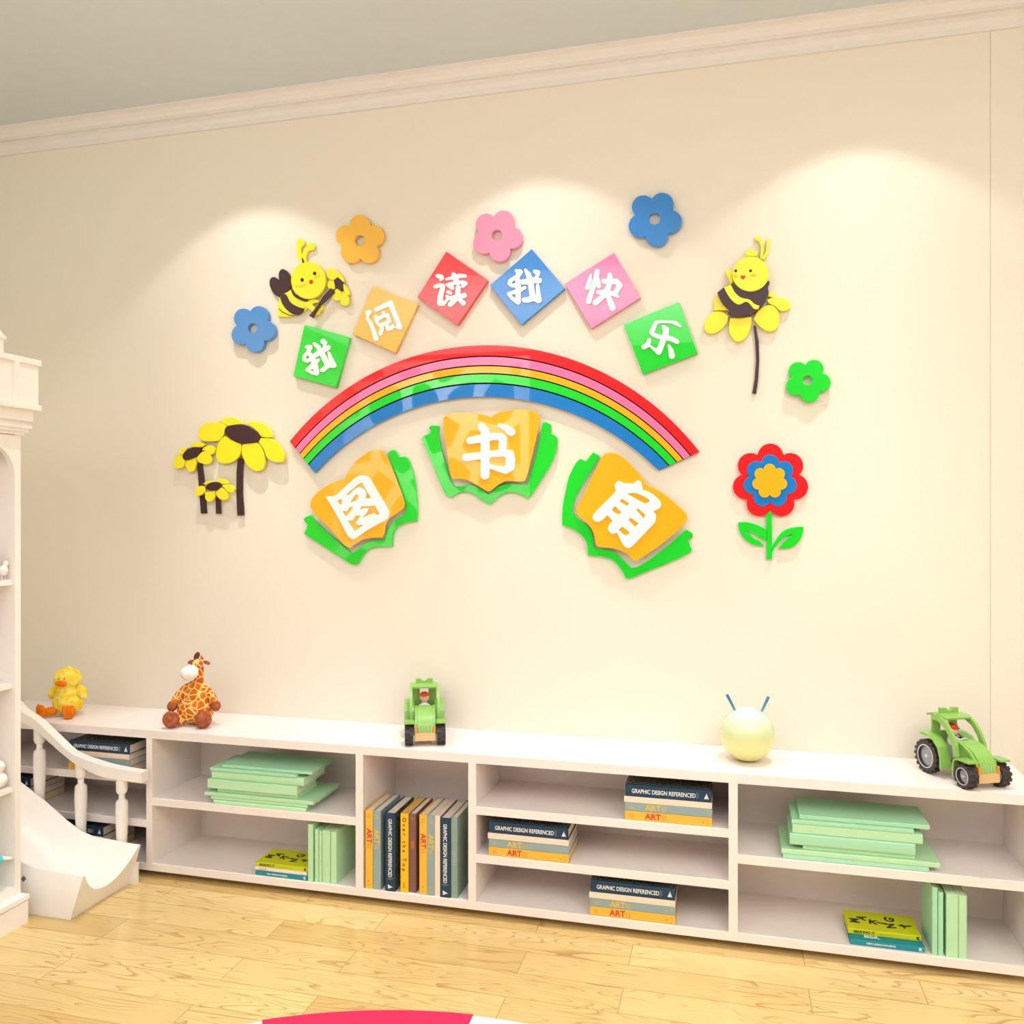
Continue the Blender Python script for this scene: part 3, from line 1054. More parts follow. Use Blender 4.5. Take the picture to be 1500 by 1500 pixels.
plate('body', [f(smooth_poly([(280, 505), (340, 478), (400, 500), (480, 520), (570, 510), (615, 480), (645, 447), (652, 470), (640, 500), (642, 555), (605, 640), (560, 690), (500, 727), (420, 748), (345, 738), (310, 712), (335, 692), (275, 640), (226, 548)], 4))], front(.031), .0125, BRN, t)
plate('stripe', [f(smooth_poly([(280, 505), (335, 480), (370, 545), (420, 588), (490, 605), (530, 640), (570, 655), (560, 682), (525, 680), (490, 640), (460, 622), (400, 645), (340, 605), (300, 545)], 4))], front(.0335), .004, LEM, t)
plate('tail', [f(smooth_poly([(207, 580), (232, 565), (270, 640), (330, 692), (198, 692)], 4))], front(.014), .014, LEM, t)
plate('hand', [f(smooth_poly([(293, 380), (305, 362), (338, 360), (358, 400), (350, 470), (335, 482), (318, 440)], 4))], front(.016), .016, LEM, t)
plate('head', [f(ell(497, 395, 150, 143))], front(.037), .018, LEM, t, bevel=.002)
plate('crown', [f(smooth_poly([(463, 248), (453, 198), (480, 214), (510, 180), (530, 214), (560, 205), (548, 250)], 2, 40))], front(.024), .012, LEM, t)
for pts, tip in (([(585, 268), (594, 180), (572, 118)], (553, 104, 23)), ([(600, 275), (634, 210), (640, 125)], (638, 118, 15))):
    loops = stroke_loops([[(*p, 11) for p in pts], [tip]])
    plate('antenna', [f(l) for l in loops], front(.013), .011, LEM, t, bevel=.001)
for c in ((376, 370), (497, 370)):
    plate('eye', [f(ell(*c, 12, 12))], front(.0382), .0012, BLACK, t, bevel=0)
plate('mouth', [f(smooth_poly([(415, 408), (435, 412), (456, 408), (450, 428), (434, 442), (420, 428)], 3))], front(.0382), .0012, MOUTH, t, bevel=0)
for c in ((374, 412), (520, 406)):
    plate('cheek', [f(ell(*c, 26 if c[0] > 400 else 18, 11))], front(.0378), .0008, BLUSH, t, bevel=0)

# ------------------------------------------------------------------ books
def cloth(name, rgb, rough=0.55):
    return mat('cover_' + name, rgb, rough=rough, bump=(400, .15, .0005))


def speckle_cover():
    """dark cover crowded with fine pale print"""
    m = bpy.data.materials.new('cover_dark_print')
    m.use_nodes = True
    nt = m.node_tree
    b = nt.nodes['Principled BSDF']
    b.inputs['Roughness'].default_value = 0.4
    tc = nt.nodes.new('ShaderNodeTexCoord')
    mp = nt.nodes.new('ShaderNodeMapping')
    mp.inputs['Scale'].default_value = (1, 95, 60)
    nt.links.new(tc.outputs['Object'], mp.inputs['Vector'])
    v = nt.nodes.new('ShaderNodeTexNoise')
    v.inputs['Scale'].default_value = 1.6
    v.inputs['Detail'].default_value = 2
    nt.links.new(mp.outputs['Vector'], v.inputs['Vector'])
    r = nt.nodes.new('ShaderNodeValToRGB')
    r.color_ramp.elements[0].position = 0.50
    r.color_ramp.elements[0].color = (*s2l((20, 22, 26)), 1)
    r.color_ramp.elements[1].position = 0.56
    r.color_ramp.elements[1].color = (*s2l((112, 118, 100)), 1)
    nt.links.new(v.outputs['Fac'], r.inputs['Fac'])
    nt.links.new(r.outputs['Color'], b.inputs['Base Color'])
    return m


SPECK = speckle_cover()
INK_RED, INK_YEL, INK_WHT, INK_BLK, INK_ORG, INK_PNK = (mat('ink_red', (214, 62, 44)), mat('ink_yellow', (226, 190, 66)), mat('ink_white', (232, 234, 232)),
                                                        mat('ink_black', (34, 30, 24)), mat('ink_orange', (224, 120, 50)), mat('ink_pink', (226, 172, 152)))
INK_GOLD = mat('ink_gold', (212, 140, 40))
INK_GRY = mat('ink_grey', (176, 186, 178))
MINTS = [cloth('mint', (170, 224, 184)), cloth('pale_mint', (188, 230, 184))]
MINT_PAGE = mat('mint_page', (214, 230, 200), rough=0.8)

# kind: thickness, spine length, depth, cover material, page material
KIND = {
    'yellow': (.0315, .303, .205, cloth('yellow', (240, 186, 62)), PAPER),
    'bluegrey': (.0305, .303, .205, cloth('blue_grey', (146, 168, 170)), PAPER),
    'cream': (.021, .305, .205, cloth('cream', (250, 222, 200)), PAPER),
    'navy': (.041, .300, .20, cloth('navy', (16, 56, 82)), PAPER),
    'amber': (.031, .302, .20, cloth('amber', (246, 190, 36)), mat('warm_page', (214, 176, 110), rough=.8)),
    'brown': (.028, .300, .19, cloth('brown', (128, 92, 84)), PAPER),
    'sage': (.026, .303, .205, cloth('sage', (140, 162, 148)), PAPER),
    'lime': (.018, .23, .14, cloth('lime', (202, 208, 8)), PAPER),
    'white': (.014, .23, .15, cloth('white', (240, 228, 212)), PAPER),
    'teal': (.018, .23, .15, cloth('teal', (10, 140, 150)), PAPER),
}
SPINE = Matrix(((0, 1, 0, 0), (0, 0, -1, 0), (-1, 0, 0, 0), (0, 0, 0, 1)))     # lettering runs down the spine
COVER = Matrix(((0, 0, 1, 0), (0, 1, 0, 0), (-1, 0, 0, 0), (0, 0, 0, 1)))      # lettering on the front cover


def at_spine(z, x=0.0):
    return Matrix.Translation((x, -.0004, z)) @ SPINE


def book_body(root, w, l, d, cm, pm, round_spine=False, board=.0028):
    bm = bmesh.new()
    poly = [(-w / 2, d), (-w / 2, .002), (-w / 2 + .002, 0), (w / 2 - .002, 0), (w / 2, .002), (w / 2, d),
            (w / 2 - board, d), (w / 2 - board, .004), (-w / 2 + board, .004), (-w / 2 + board, d)]
    if round_spine:
        poly[1:5] = [(-w / 2, .004), (-w / 2 * .72, .001), (0, 0), (w / 2 * .72, .001), (w / 2, .004)]
    prism(bm, poly, 'z', 0, l)
    o = from_bm('cover', bm, cm, root, bevel=.0004, seg=1, ang=60)
    bx('page_block', -w / 2 + board, w / 2 - board, .0042, d - .004, .004, l - .004, pm, root)
    return o


PROTO = {}
used = set()


def build_book(kind):
    w, l, d, cm, pm = KIND[kind]
    t = thing('book', 'book', 'book')
    book_body(t, w, l, d, cm, pm)
    if kind in ('yellow', 'bluegrey'):
        ink = INK_RED if kind == 'yellow' else INK_YEL
        i2 = INK_GOLD if kind == 'yellow' else INK_YEL
        lettering('spine_title', 'ART', .0295, at_spine(l * .765), ink, t, bold=.0009)
        lettering('spine_title', '[i]', .020, at_spine(l * .575), i2, t)
        lettering('spine_mark', '(i)', .018, at_spine(l * .95), i2, t)
        lettering('spine_mark', '-', .02, at_spine(l * .11), i2 if kind != 'yellow' else INK_BLK, t)
        bm = bmesh.new()
        box(bm, -w * .36, w * .36, -.0005, 0, l * .045, l * .048)
        from_bm('spine_line', bm, i2, t)
    elif kind == 'cream':
        lettering('spine_title', 'l i l i l l i', .008, at_spine(l * .56), INK_PNK, t)
        bm = bmesh.new()
        box(bm, -w * .4, w * .4, -.0005, 0, l * .035, l * .037)
        from_bm('spine_line', bm, INK_PNK, t)
    elif kind == 'navy':
        lettering('spine_title', 'GRAPHIC DESIGN REFERENCED', .0158, at_spine(l * .925, -.001) @ Matrix.Diagonal((1, 1.3, 1, 1)), INK_WHT, t, bold=.0003)
        bm = bmesh.new()
        prism(bm, [(-.009, l * .085), (.012, l * .052), (-.009, l * .052)], 'y', -.0006, 0)
        prism(bm, [(-.009, l * .050), (.006, l * .050), (-.009, l * .030)], 'y', -.0006, 0)
        from_bm('spine_logo', bm, INK_WHT, t)
        bm = bmesh.new()
        box(bm, -.013, .013, -.0005, 0, l * .165, l * .167)
        box(bm, -.009, .009, -.0005, 0, l * .150, l * .152)
        from_bm('spine_line', bm, INK_GRY, t)
        o = bx('front_print', w / 2, w / 2 + .0006, .012, d - .001, .002, l - .002, SPECK, t)
        o['label'] = 'dark front cover crowded with fine print'
    elif kind == 'amber':
        lettering('spine_title', 'Over the Top', .021, at_spine(l * .95), INK_BLK, t, bold=.0002, spacing=1.75)
        lettering('spine_mark', 'house', .009, at_spine(l * .13), INK_BLK, t)
    elif kind == 'brown':
        lettering('spine_title', 'IIIIII', .020, at_spine(l * .66), INK_ORG, t)
        lettering('spine_mark', 'n', .02, at_spine(l * .96), INK_ORG, t)
    elif kind == 'sage':
        lettering('spine_title', 'DETAILS', .014, at_spine(l * .58), INK_GRY, t)
        lettering('spine_mark', 'house', .008, at_spine(l * .14), INK_GRY, t)
    elif kind == 'lime':
        lettering('spine_title', 'MAKING IT', .0135, at_spine(l * .92), INK_BLK, t, bold=.0003)
        lettering('spine_line', '-------------------------', .006, at_spine(l * .57), INK_BLK, t)
        lettering('spine_mark', 'K', .015, at_spine(l * .065), INK_BLK, t, bold=.0008)
        for ch, zf, rr, yy in (('M', .87, 90, .42), ('A', .76, 75, .62), ('K', .62, -8, .46), ('I', .49, 88, .52), ('N', .37, 100, .34), ('G', .36, 80, .68), ('I', .19, 95, .5), ('T', .14, 110, .45)):
            M = Matrix.Translation((w / 2 + .0002, d * yy, l * zf)) @ COVER @ Matrix.Rotation(R(rr), 4, 'Z') @ Matrix.Translation((-.013, 0, 0))
            lettering('cover_letter', ch, .043, M, INK_BLK, t, bold=.0019)
    elif kind == 'teal':
        lettering('spine_title', 'NEW URBAN HOUSING', .0085, at_spine(l * .78), INK_WHT, t, bold=.0002)
        lettering('spine_mark', 'K', .014, at_spine(l * .075), INK_WHT, t, bold=.0008)
        M = Matrix.Translation((w / 2 + .0002, .030, l * .80)) @ COVER
        lettering('cover_title', 'BSK', .03, M, INK_WHT, t, bold=.0006)
    elif kind == 'white':
        lettering('spine_title', 'topsell', .013, at_spine(l * .93), INK_ORG, t)
        lettering('spine_mark', 'i-i', .008, at_spine(l * .12), INK_ORG, t)
    return t


def book(kind, loc, rot, label, group):
    if kind not in PROTO:
        PROTO[kind] = build_book(kind)
    t = PROTO[kind]
    if kind in used:
        return dup(t, loc, rot, label, group)
    used.add(kind)
    t.location = loc
    t.rotation_euler = rot
    t['label'] = label
    t['group'] = group
    return t


FLAT = (0, R(-90), 0)
NAMES = {'yellow': 'yellow book', 'bluegrey': 'blue-grey book', 'cream': 'thin cream book', 'navy': 'thick navy book'}


def stack_of_four(x_right, z, place):
    zz = z
    pos = {'yellow': 'at the bottom', 'bluegrey': 'second from the bottom', 'cream': 'third from the bottom', 'navy': 'on top'}
    for k, dx in (('yellow', 0), ('bluegrey', .0005), ('cream', -.001), ('navy', -.002)):
        w = KIND[k][0]
        book(k, (x_right + dx, FY + .007 + (.002 if k == 'navy' else -.002 if k == 'cream' else 0), zz + w / 2), FLAT,
             NAMES[k] + ' ' + pos[k] + ' of the ' + place, 'stacks of four books lying flat')
        zz += w + .0002 + (.0006 if k == 'navy' else 0)


stack_of_four(-.569, ZC + .0004, 'stack at left of the middle shelf')
stack_of_four(-.062, ZA + .0004, 'upper stack right of centre')
stack_of_four(-.188, ZF + .0004, 'lowest stack right of centre')
stack_of_four(-2.434, ZA + .0004, 'stack behind the slide handrail')
stack_of_four(-2.937, ZC + .0004, 'stack beside the bookcase')
stack_of_four(-2.565, ZF + .0004, 'stack behind the slide')

# twelve upright spines in the single tall bay
ROW = [('yellow', 535.0, 0), ('bluegrey', 546.6, 0), ('navy', 564.2, 0), ('amber', 586.4, .002), ('brown', 598.6, .012), ('yellow', 614.0, .004),
       ('bluegrey', 625.6, .004), ('cream', 636.8, .003), ('navy', 644.6, .002), ('sage', 658.4, .006)]
WHERE = ['first upright from the left in the narrow bay', 'second upright from the left in the narrow bay', 'upright before the amber book in the narrow bay',
         'upright amber book with black spine letters in the narrow bay', 'upright brown book with dark cover in the narrow bay',
         'upright, just right of the brown book', 'upright, just left of the thin cream book', 'upright between blue-grey and navy books in the narrow bay',
         'upright beside the sage book in the narrow bay', 'upright sage green book, last on the right in the narrow bay']
edge = -9
for (k, u, dy), wl in zip(ROW, WHERE):
    w = KIND[k][0]
    y = FY + .006 + dy
    xl_ = max(XY(u, y), edge + .0004)
    edge = xl_ + w
    lab = (NAMES[k] + ', ' + wl.replace('upright, ', 'standing upright ')) if k in NAMES else wl
    book(k, (xl_ + w / 2, y, ZF + .0004), (0, 0, 0), lab, 'upright books in the narrow bay')

# small flat stacks of paperbacks
G3 = 'small paperbacks lying flat'
xr = XY(450.5, FY + .01)
book('teal', (xr, FY + .010, ZF + .0094), FLAT, 'teal paperback at the bottom of the small stack beside the left green books', G3)
book('white', (xr - .004, FY + .012, ZF + .0186 + .007), FLAT, 'white paperback with orange letters under the left lime paperback', G3)
book('lime', (xr - .002, FY + .014, ZF + .0328 + .009), FLAT, 'lime paperback with black letters on top of the white one', G3)
xr = XY(1354.5, FY + .02)
book('teal', (xr, FY + .018, ZF + .0094), FLAT, 'teal paperback under the lime one, right of the unit', G3)
o = book('lime', (xr - .003, FY + .055, ZF + .0191 + .009), FLAT, 'lime paperback lying back on the teal one, right of the unit', G3)


# plain mint-green books
def mint_book(w, l, d, label, loc, rot, group, rs=False):
    t = thing('book', label, 'book', loc, group)
    t.rotation_euler = rot
    book_body(t, w, l, d, MINTS[int(l * 1000) % 2], MINT_PAGE, round_spine=rs, board=min(.003, w * .25))
    return t


ORD = ['at the bottom', 'second from the bottom', 'third from the bottom', 'fourth from the bottom', 'fifth from the bottom', 'sixth from the bottom', 'seventh from the bottom']


def mint_stack(rows, place, side):
    z = ZS + .0004
    n = len(rows)
    for k, (w, u0, u1, dy, d) in enumerate(rows):
        y = FY + .008 + dy
        xa, xb = XY(u0, y), XY(u1, y)
        where = 'on top' if k == n - 1 else ORD[k]
        size = 'thick' if w > .025 else 'thin'
        mint_book(w, xb - xa, d, '%s plain mint-green book %s of the %s' % (size, where, place), (xb, y, z + w / 2), FLAT, 'mint-green books lying flat, ' + side, rs=k in (3, 5))
        z += w + .0003


mint_stack([(.0145, 312.5, 448, -.002, .20), (.0145, 309, 450.5, .004, .20), (.0145, 299.5, 459, 0, .235), (.0165, 318.6, 436.5, .01, .17),
            (.0365, 304, 435, -.002, .17), (.0325, 310, 445, .006, .19), (.0135, 307.5, 434, .002, .19), (.0125, 325, 457.5, .012, .20)], 'left green stack', 'left')
mint_stack([(.0165, 1147, 1361, .002, .19), (.0165, 1145, 1377, 0, .235), (.0155, 1176, 1340, .012, .17), (.0385, 1157, 1341, 0, .18),
            (.0305, 1161, 1352, .006, .19), (.0155, 1160, 1339, .004, .19), (.0145, 1171, 1362, .014, .19)], 'right green stack', 'right')
for side, rows in (('left', [(450.8, 458.0, .225, 0, .16), (461.0, 466.2, .207, .004, .16), (467.0, 471.2, .203, .004, .16), (471.9, 483.6, .205, .004, .17), (484.2, 492.6, .205, .002, .17)]),
                   ('right', [(1365.5, 1373.6, .222, .006, .16), (1374.5, 1382, .208, .004, .16), (1386.2, 1403.8, .207, .004, .17), (1404.4, 1416.6, .205, .004, .17)])):
    nth = ['first', 'second', 'third', 'fourth', 'fifth']
    for k, (u0, u1, h, dy, d) in enumerate(rows):
        y = FY + .006 + dy
        xa, xb = XY(u0, y), XY(u1, y)
        mint_book(xb - xa, h, d, 'plain mint-green book standing %s from the left beside the %s paperbacks' % (nth[k], side), ((xa + xb) / 2, y, ZF + .0004), (0, 0, 0),
                  'mint-green books standing upright, ' + side)

# ------------------------------------------------------------------ toys on top of the unit
TZ = ZT + .0005


def fur(name, a, b, scale=60, rough=.95):
    m = bpy.data.materials.new('plush_' + name)
    m.use_nodes = True
    nt = m.node_tree
    bs = nt.nodes['Principled BSDF']
    bs.inputs['Roughness'].default_value = rough
    bs.inputs['Specular IOR Level'].default_value = .15
    tc = nt.nodes.new('ShaderNodeTexCoord')
    n1 = nt.nodes.new('ShaderNodeTexNoise')
    n1.inputs['Scale'].default_value = scale
    n1.inputs['Detail'].default_value = 2
    nt.links.new(tc.outputs['Object'], n1.inputs['Vector'])
    r = nt.nodes.new('ShaderNodeValToRGB')
    r.color_ramp.elements[0].position = .35
    r.color_ramp.elements[1].position = .68
    r.color_ramp.elements[0].color = (*s2l(a), 1)
    r.color_ramp.elements[1].color = (*s2l(b), 1)
    nt.links.new(n1.outputs['Fac'], r.inputs['Fac'])
    nt.links.new(r.outputs['Color'], bs.inputs['Base Color'])
    n2 = nt.nodes.new('ShaderNodeTexNoise')
    n2.inputs['Scale'].default_value = 500
    nt.links.new(tc.outputs['Object'], n2.inputs['Vector'])
    bp = nt.nodes.new('ShaderNodeBump')
    bp.inputs['Strength'].default_value = .5
    bp.inputs['Distance'].default_value = .002
    nt.links.new(n2.outputs['Fac'], bp.inputs['Height'])
    nt.links.new(bp.outputs['Normal'], bs.inputs['Normal'])
    return m


def spots():
    m = fur('giraffe', (200, 96, 24), (222, 128, 30), 40)
    nt = m.node_tree
    bs = nt.nodes['Principled BSDF']
    src = bs.inputs['Base Color'].links[0].from_socket
    tc = [n for n in nt.nodes if n.type == 'TEX_COORD'][0]
    v = nt.nodes.new('ShaderNodeTexVoronoi')
    v.feature = 'DISTANCE_TO_EDGE'
    v.inputs['Scale'].default_value = 37
    nt.links.new(tc.outputs['Object'], v.inputs['Vector'])
    r = nt.nodes.new('ShaderNodeValToRGB')
    r.color_ramp.elements[0].position = .055
    r.color_ramp.elements[1].position = .10
    nt.links.new(v.outputs['Distance'], r.inputs['Fac'])
    mx = nt.nodes.new('ShaderNodeMix')
    mx.data_type = 'RGBA'
    mx.inputs['A'].default_value = (*s2l((252, 206, 130)), 1)
    nt.links.new(r.outputs['Color'], mx.inputs['Factor'])
    nt.links.new(src, mx.inputs['B'])
    nt.links.new(mx.outputs['Result'], bs.inputs['Base Color'])
    return m


DUCK = fur('yellow', (244, 206, 28), (252, 236, 128), 42)
ORANGE = fur('orange', (232, 112, 14), (244, 136, 28), 60)
GIR = spots()
BROWN = fur('brown', (150, 76, 48), (184, 106, 76), 60)
CREAMW = fur('white', (240, 232, 226), (252, 246, 242), 60)
EYE = mat('black_bead', (12, 10, 10), rough=.1, coat=1)

x, y = FL(100, 1047, TZ)
t = thing('duck_toy', 'yellow plush duck with orange beak and feet sitting on the unit', 'plush toy', (x, y, TZ), rotz=R(14))
bm = bmesh.new()
ellipsoid(bm, (0, 0, .058), (.066, .060, .058))
ellipsoid(bm, (0, 0, .095), (.055, .050, .05))
ellipsoid(bm, (0, -.004, .162), (.060, .056, .050))
ellipsoid(bm, (0, -.002, .125), (.040, .038, .03))
ellipsoid(bm, (.002, 0, .212), (.008, .008, .008), sub=2)
blob('body', bm, DUCK, t, voxel=.0035, smooth_it=3)
for s in (-1, 1):
    bm = bmesh.new()
    ellipsoid(bm, (s * .062, -.002, .103), (.020, .026, .034), Matrix.Rotation(R(-s * 28), 3, 'Y'))
    from_bm('wing', bm, DUCK, t, smooth=True)
bm = bmesh.new()
ellipsoid(bm, (0, -.060, .152), (.027, .018, .012))
ellipsoid(bm, (0, -.056, .144), (.021, .014, .009))
blob('beak', bm, ORANGE, t, voxel=.0022, smooth_it=3)
for s in (-1, 1):
    bm = bmesh.new()
    ellipsoid(bm, (s * .012, -.0555, .171), (.0036, .0036, .0036), sub=2)
    from_bm('eye', bm, EYE, t, smooth=True)
for s, ang, fx, fy in ((-1, -34, -.084, -.066), (1, 4, .044, -.076)):
    bm = bmesh.new()
    tube(bm, [(s * .034, -.035, .026), (fx * .85, fy * .8, .024), (fx, fy, .022)], [.020, .018, .017])
    Rz = Matrix.Rotation(R(ang), 3, 'Z')
    for k in (-1, 0, 1):
        off = Rz @ Vector((k * .0125, 0, 0))
        ellipsoid(bm, (fx + off.x, fy + off.y - .006, .031), (.014, .012, .031), Rz @ Matrix.Rotation(R(k * 12), 3, 'Y'))
    blob('foot', bm, ORANGE, t, voxel=.003, smooth_it=2)

x, y = FL(287, 1060, TZ)
t = thing('giraffe_toy', 'orange spotted plush giraffe with white muzzle sitting on the unit', 'plush toy', (x, y, TZ), rotz=R(17))
bm = bmesh.new()
ellipsoid(bm, (0, 0, .062), (.078, .070, .062))
ellipsoid(bm, (0, .002, .105), (.064, .058, .062))
ellipsoid(bm, (0, .004, .150), (.048, .042, .036))
tube(bm, [(0, .006, .15), (.016, .002, .20), (.020, 0, .245)], [.030, .0155, .014])
ellipsoid(bm, (.010, -.010, .256), (.022, .026, .024))
blob('body', bm, GIR, t, voxel=.0034, smooth_it=3)
bm = bmesh.new()
ellipsoid(bm, (-.014, -.042, .224), (.038, .032, .030))
ellipsoid(bm, (-.006, -.026, .236), (.026, .024, .022))
blob('muzzle', bm, CREAMW, t, voxel=.003, smooth_it=3)
for s in (-1, 1):
    bm = bmesh.new()
    ellipsoid(bm, (s * .013 + .004, -.031, .259), (.0032, .0032, .0032), sub=2)
    from_bm('eye', bm, EYE, t, smooth=True)
    bm = bmesh.new()
    ellipsoid(bm, (.012 + s * .033, .002, .262 - s * .002), (.016, .005, .008), Matrix.Rotation(R(s * 22), 3, 'Y'))
    from_bm('ear', bm, BROWN, t, smooth=True)
bm = bmesh.new()
ellipsoid(bm, (.006, -.008, .290), (.011, .010, .019), Matrix.Rotation(R(25), 3, 'Y'))
from_bm('horn', bm, fur('dark_brown', (92, 50, 44), (120, 66, 52), 60), t, smooth=True)
bm = bmesh.new()
ellipsoid(bm, (.026, -.002, .284), (.006, .006, .012), Matrix.Rotation(R(-20), 3, 'Y'))
from_bm('horn', bm, GIR, t, smooth=True)
for s in (-1, 1):
    bm = bmesh.new()
    tube(bm, [(s * .036, -.004, .156), (s * .066, -.012, .125), (s * .084, -.022, .094)], [.018, .0185, .018])
    ellipsoid(bm, (s * .036, -.004, .156), (.018, .018, .018))
    a = blob('arm', bm, GIR, t, voxel=.003, smooth_it=2)
    bm = bmesh.new()
    ellipsoid(bm, (s * .090, -.026, .082), (.021, .022, .024), Matrix.Rotation(R(-s * 25), 3, 'Y'))
    from_bm('paw', bm, BROWN, a, smooth=True)
for s, fx, fy in ((-1, -.080, -.072), (1, .056, -.080)):
    bm = bmesh.new()
    tube(bm, [(s * .04, -.03, .03), (fx, fy + .012, .032)], [.026, .026])
    l_ = blob('leg', bm, GIR, t, voxel=.0035, smooth_it=2)
    bm = bmesh.new()
    ellipsoid(bm, (fx, fy, .036), (.034, .028, .036), Matrix.Rotation(R(s * 20), 3, 'Y'))
    from_bm('foot', bm, BROWN, l_, smooth=True)

# hopper ball with two handles
x, y = FL(1094.5, 1113.5, TZ)
RB = .0975
t = thing('hopper_ball_toy', 'pale yellow-green ball with two blue horns standing on the unit', 'toy ball', (x, y, TZ))
bm = bmesh.new()
bmesh.ops.create_uvsphere(bm, u_segments=64, v_segments=40, radius=RB)
for v in bm.verts:
    v.co.z = max(v.co.z, -RB * .985) + RB * .985


def banded(name, stops, span, rough, coat):
    """rubber moulded in colours that melt into one another from the foot upwards"""
    m = bpy.data.materials.new(name)
    m.use_nodes = True
    nt = m.node_tree
    b = nt.nodes['Principled BSDF']
    b.inputs['Roughness'].default_value = rough
    b.inputs['Coat Weight'].default_value = coat
    tc = nt.nodes.new('ShaderNodeTexCoord')
    sx = nt.nodes.new('ShaderNodeSeparateXYZ')
    mr = nt.nodes.new('ShaderNodeMapRange')
    mr.inputs['From Max'].default_value = span
    cr = nt.nodes.new('ShaderNodeValToRGB')
    el = cr.color_ramp.elements
    while len(el) < len(stops):
        el.new(.5)
    for e, (p, c) in zip(el, stops):
        e.position = p
        e.color = (*s2l(c), 1)
    nt.links.new(tc.outputs['Object'], sx.inputs[0])
    nt.links.new(sx.outputs['Z'], mr.inputs['Value'])
    nt.links.new(mr.outputs['Result'], cr.inputs['Fac'])
    nt.links.new(cr.outputs['Color'], b.inputs['Base Color'])
    return m


RUB = [(0, (234, 222, 134)), (.35, (230, 226, 154)), (.55, (212, 220, 160)), (.8, (202, 222, 190)), (1, (196, 220, 220))]
HORN = banded('horn_rubber', [(0, (100, 160, 146)), (.5, (64, 126, 162)), (1, (40, 96, 168))], .06, .3, .2)
for nd in HORN.node_tree.nodes:
    if nd.type == 'MAP_RANGE':
        nd.inputs['From Min'].default_value = .18
        nd.inputs['From Max'].default_value = .235
from_bm('ball', bm, banded('ball_rubber', RUB, .193, .25, .4), t, smooth=True)
for bx_, bz_, tx_, tz_ in ((-.45, .87, -.76, 1.47), (.55, .82, .80, 1.39)):
    bm = bmesh.new()
    d = Vector((CT, ST, 0))
    p0 = d * (bx_ * RB * .9) + Vector((0, 0, RB * .985 + bz_ * RB * .9))
    p1_ = d * (tx_ * RB) + Vector((0, 0, RB * .985 + tz_ * RB))
    dd = (p1_ - p0).normalized()
    tube(bm, [p0, p0 + (p1_ - p0) * .5, p1_ - dd * .002, p1_], [.0046, .0050, .0056, .004])
    auto_smooth(from_bm('horn', bm, HORN, t), 50)

# toy tractors
TG = mat('tractor_green', (138, 186, 88), rough=.4, coat=.2)
WOOD = mat('tractor_wood', (222, 182, 132), rough=.5)
TYRE = mat('tyre_rubber', (58, 50, 50), rough=.6)
RIM = mat('rim_grey', (212, 215, 218), rough=.35)
DISC = mat('disc_grey', (158, 163, 170), rough=.4)
ORNG = mat('headlight_orange', (240, 150, 30), rough=.4)
SKIN = mat('peg_wood', (226, 188, 160), rough=.5)
CAPR = mat('cap_red', (220, 60, 26), rough=.5)
SHIRT = mat('peg_shirt', (212, 214, 212), rough=.55)


def curved_board(bm, pts, thick, y0, y1):
    """board following a profile (x, z), full width y0..y1"""
    L = []
    for i, p in enumerate(pts):
        a, b = pts[max(i - 1, 0)], pts[min(i + 1, len(pts) - 1)]
        d = np.array([b[0] - a[0], b[1] - a[1]])
        d /= np.linalg.norm(d)
        L.append((p[0] + d[1] * thick, p[1] - d[0] * thick))
    poly = list(pts) + L[::-1]
    prism(bm, poly, 'y', y0, y1)


def wheel(root, x, y, r, w, out, n):
    bm = bmesh.new()
    M = Matrix.Rotation(R(90), 4, 'X')
    c = (x, y, r)
    lathe(bm, [(r * .62, -w / 2), (r * .86, -w / 2), (r * .92, -w * .40), (r * .92, w * .40), (r * .86, w / 2), (r * .62, w / 2), (r * .62, -w / 2)], c, 36, M, caps=False)
    for k in range(n):
        for s in (-1, 1):
            a = 2 * math.pi * (k + (.5 if s > 0 else 0)) / n
            ret = box(bm, r * .86, r * 1.0, 0.0008 if s > 0 else -w / 2, w / 2 if s > 0 else -.0008, -r * .155 * 18 / n * .58, r * .155 * 18 / n * .58)
            MM = Matrix.Translation(c) @ Matrix.Rotation(a, 4, 'Y')
            bmesh.ops.transform(bm, matrix=MM, verts=ret)
    o = auto_smooth(from_bm('wheel', bm, TYRE, root), 30)
    bm = bmesh.new()
    lathe(bm, [(r * .64, -w * .52), (r * .70, -w * .52), (r * .70, w * .52), (r * .64, w * .52), (r * .64, -w * .52)], c, 32, M, caps=False)
    lathe(bm, [(r * .46, -w * .2), (r * .52, -w * .1), (r * .52, w * .1), (r * .46, w * .2), (r * .46, -w * .2)], c, 32, M, caps=False)
    lathe(bm, [(r * .10, -w * .42), (r * .13, -w * .2), (r * .13, w * .2), (r * .10, w * .42)], c, 12, M)
    auto_smooth(from_bm('rim', bm, RIM, o), 30)
    bm = bmesh.new()
    lathe(bm, [(r * .63, -w * .1), (r * .63, w * .1)], c, 32, M)
    from_bm('rim_disc', bm, DISC, o)
    return o


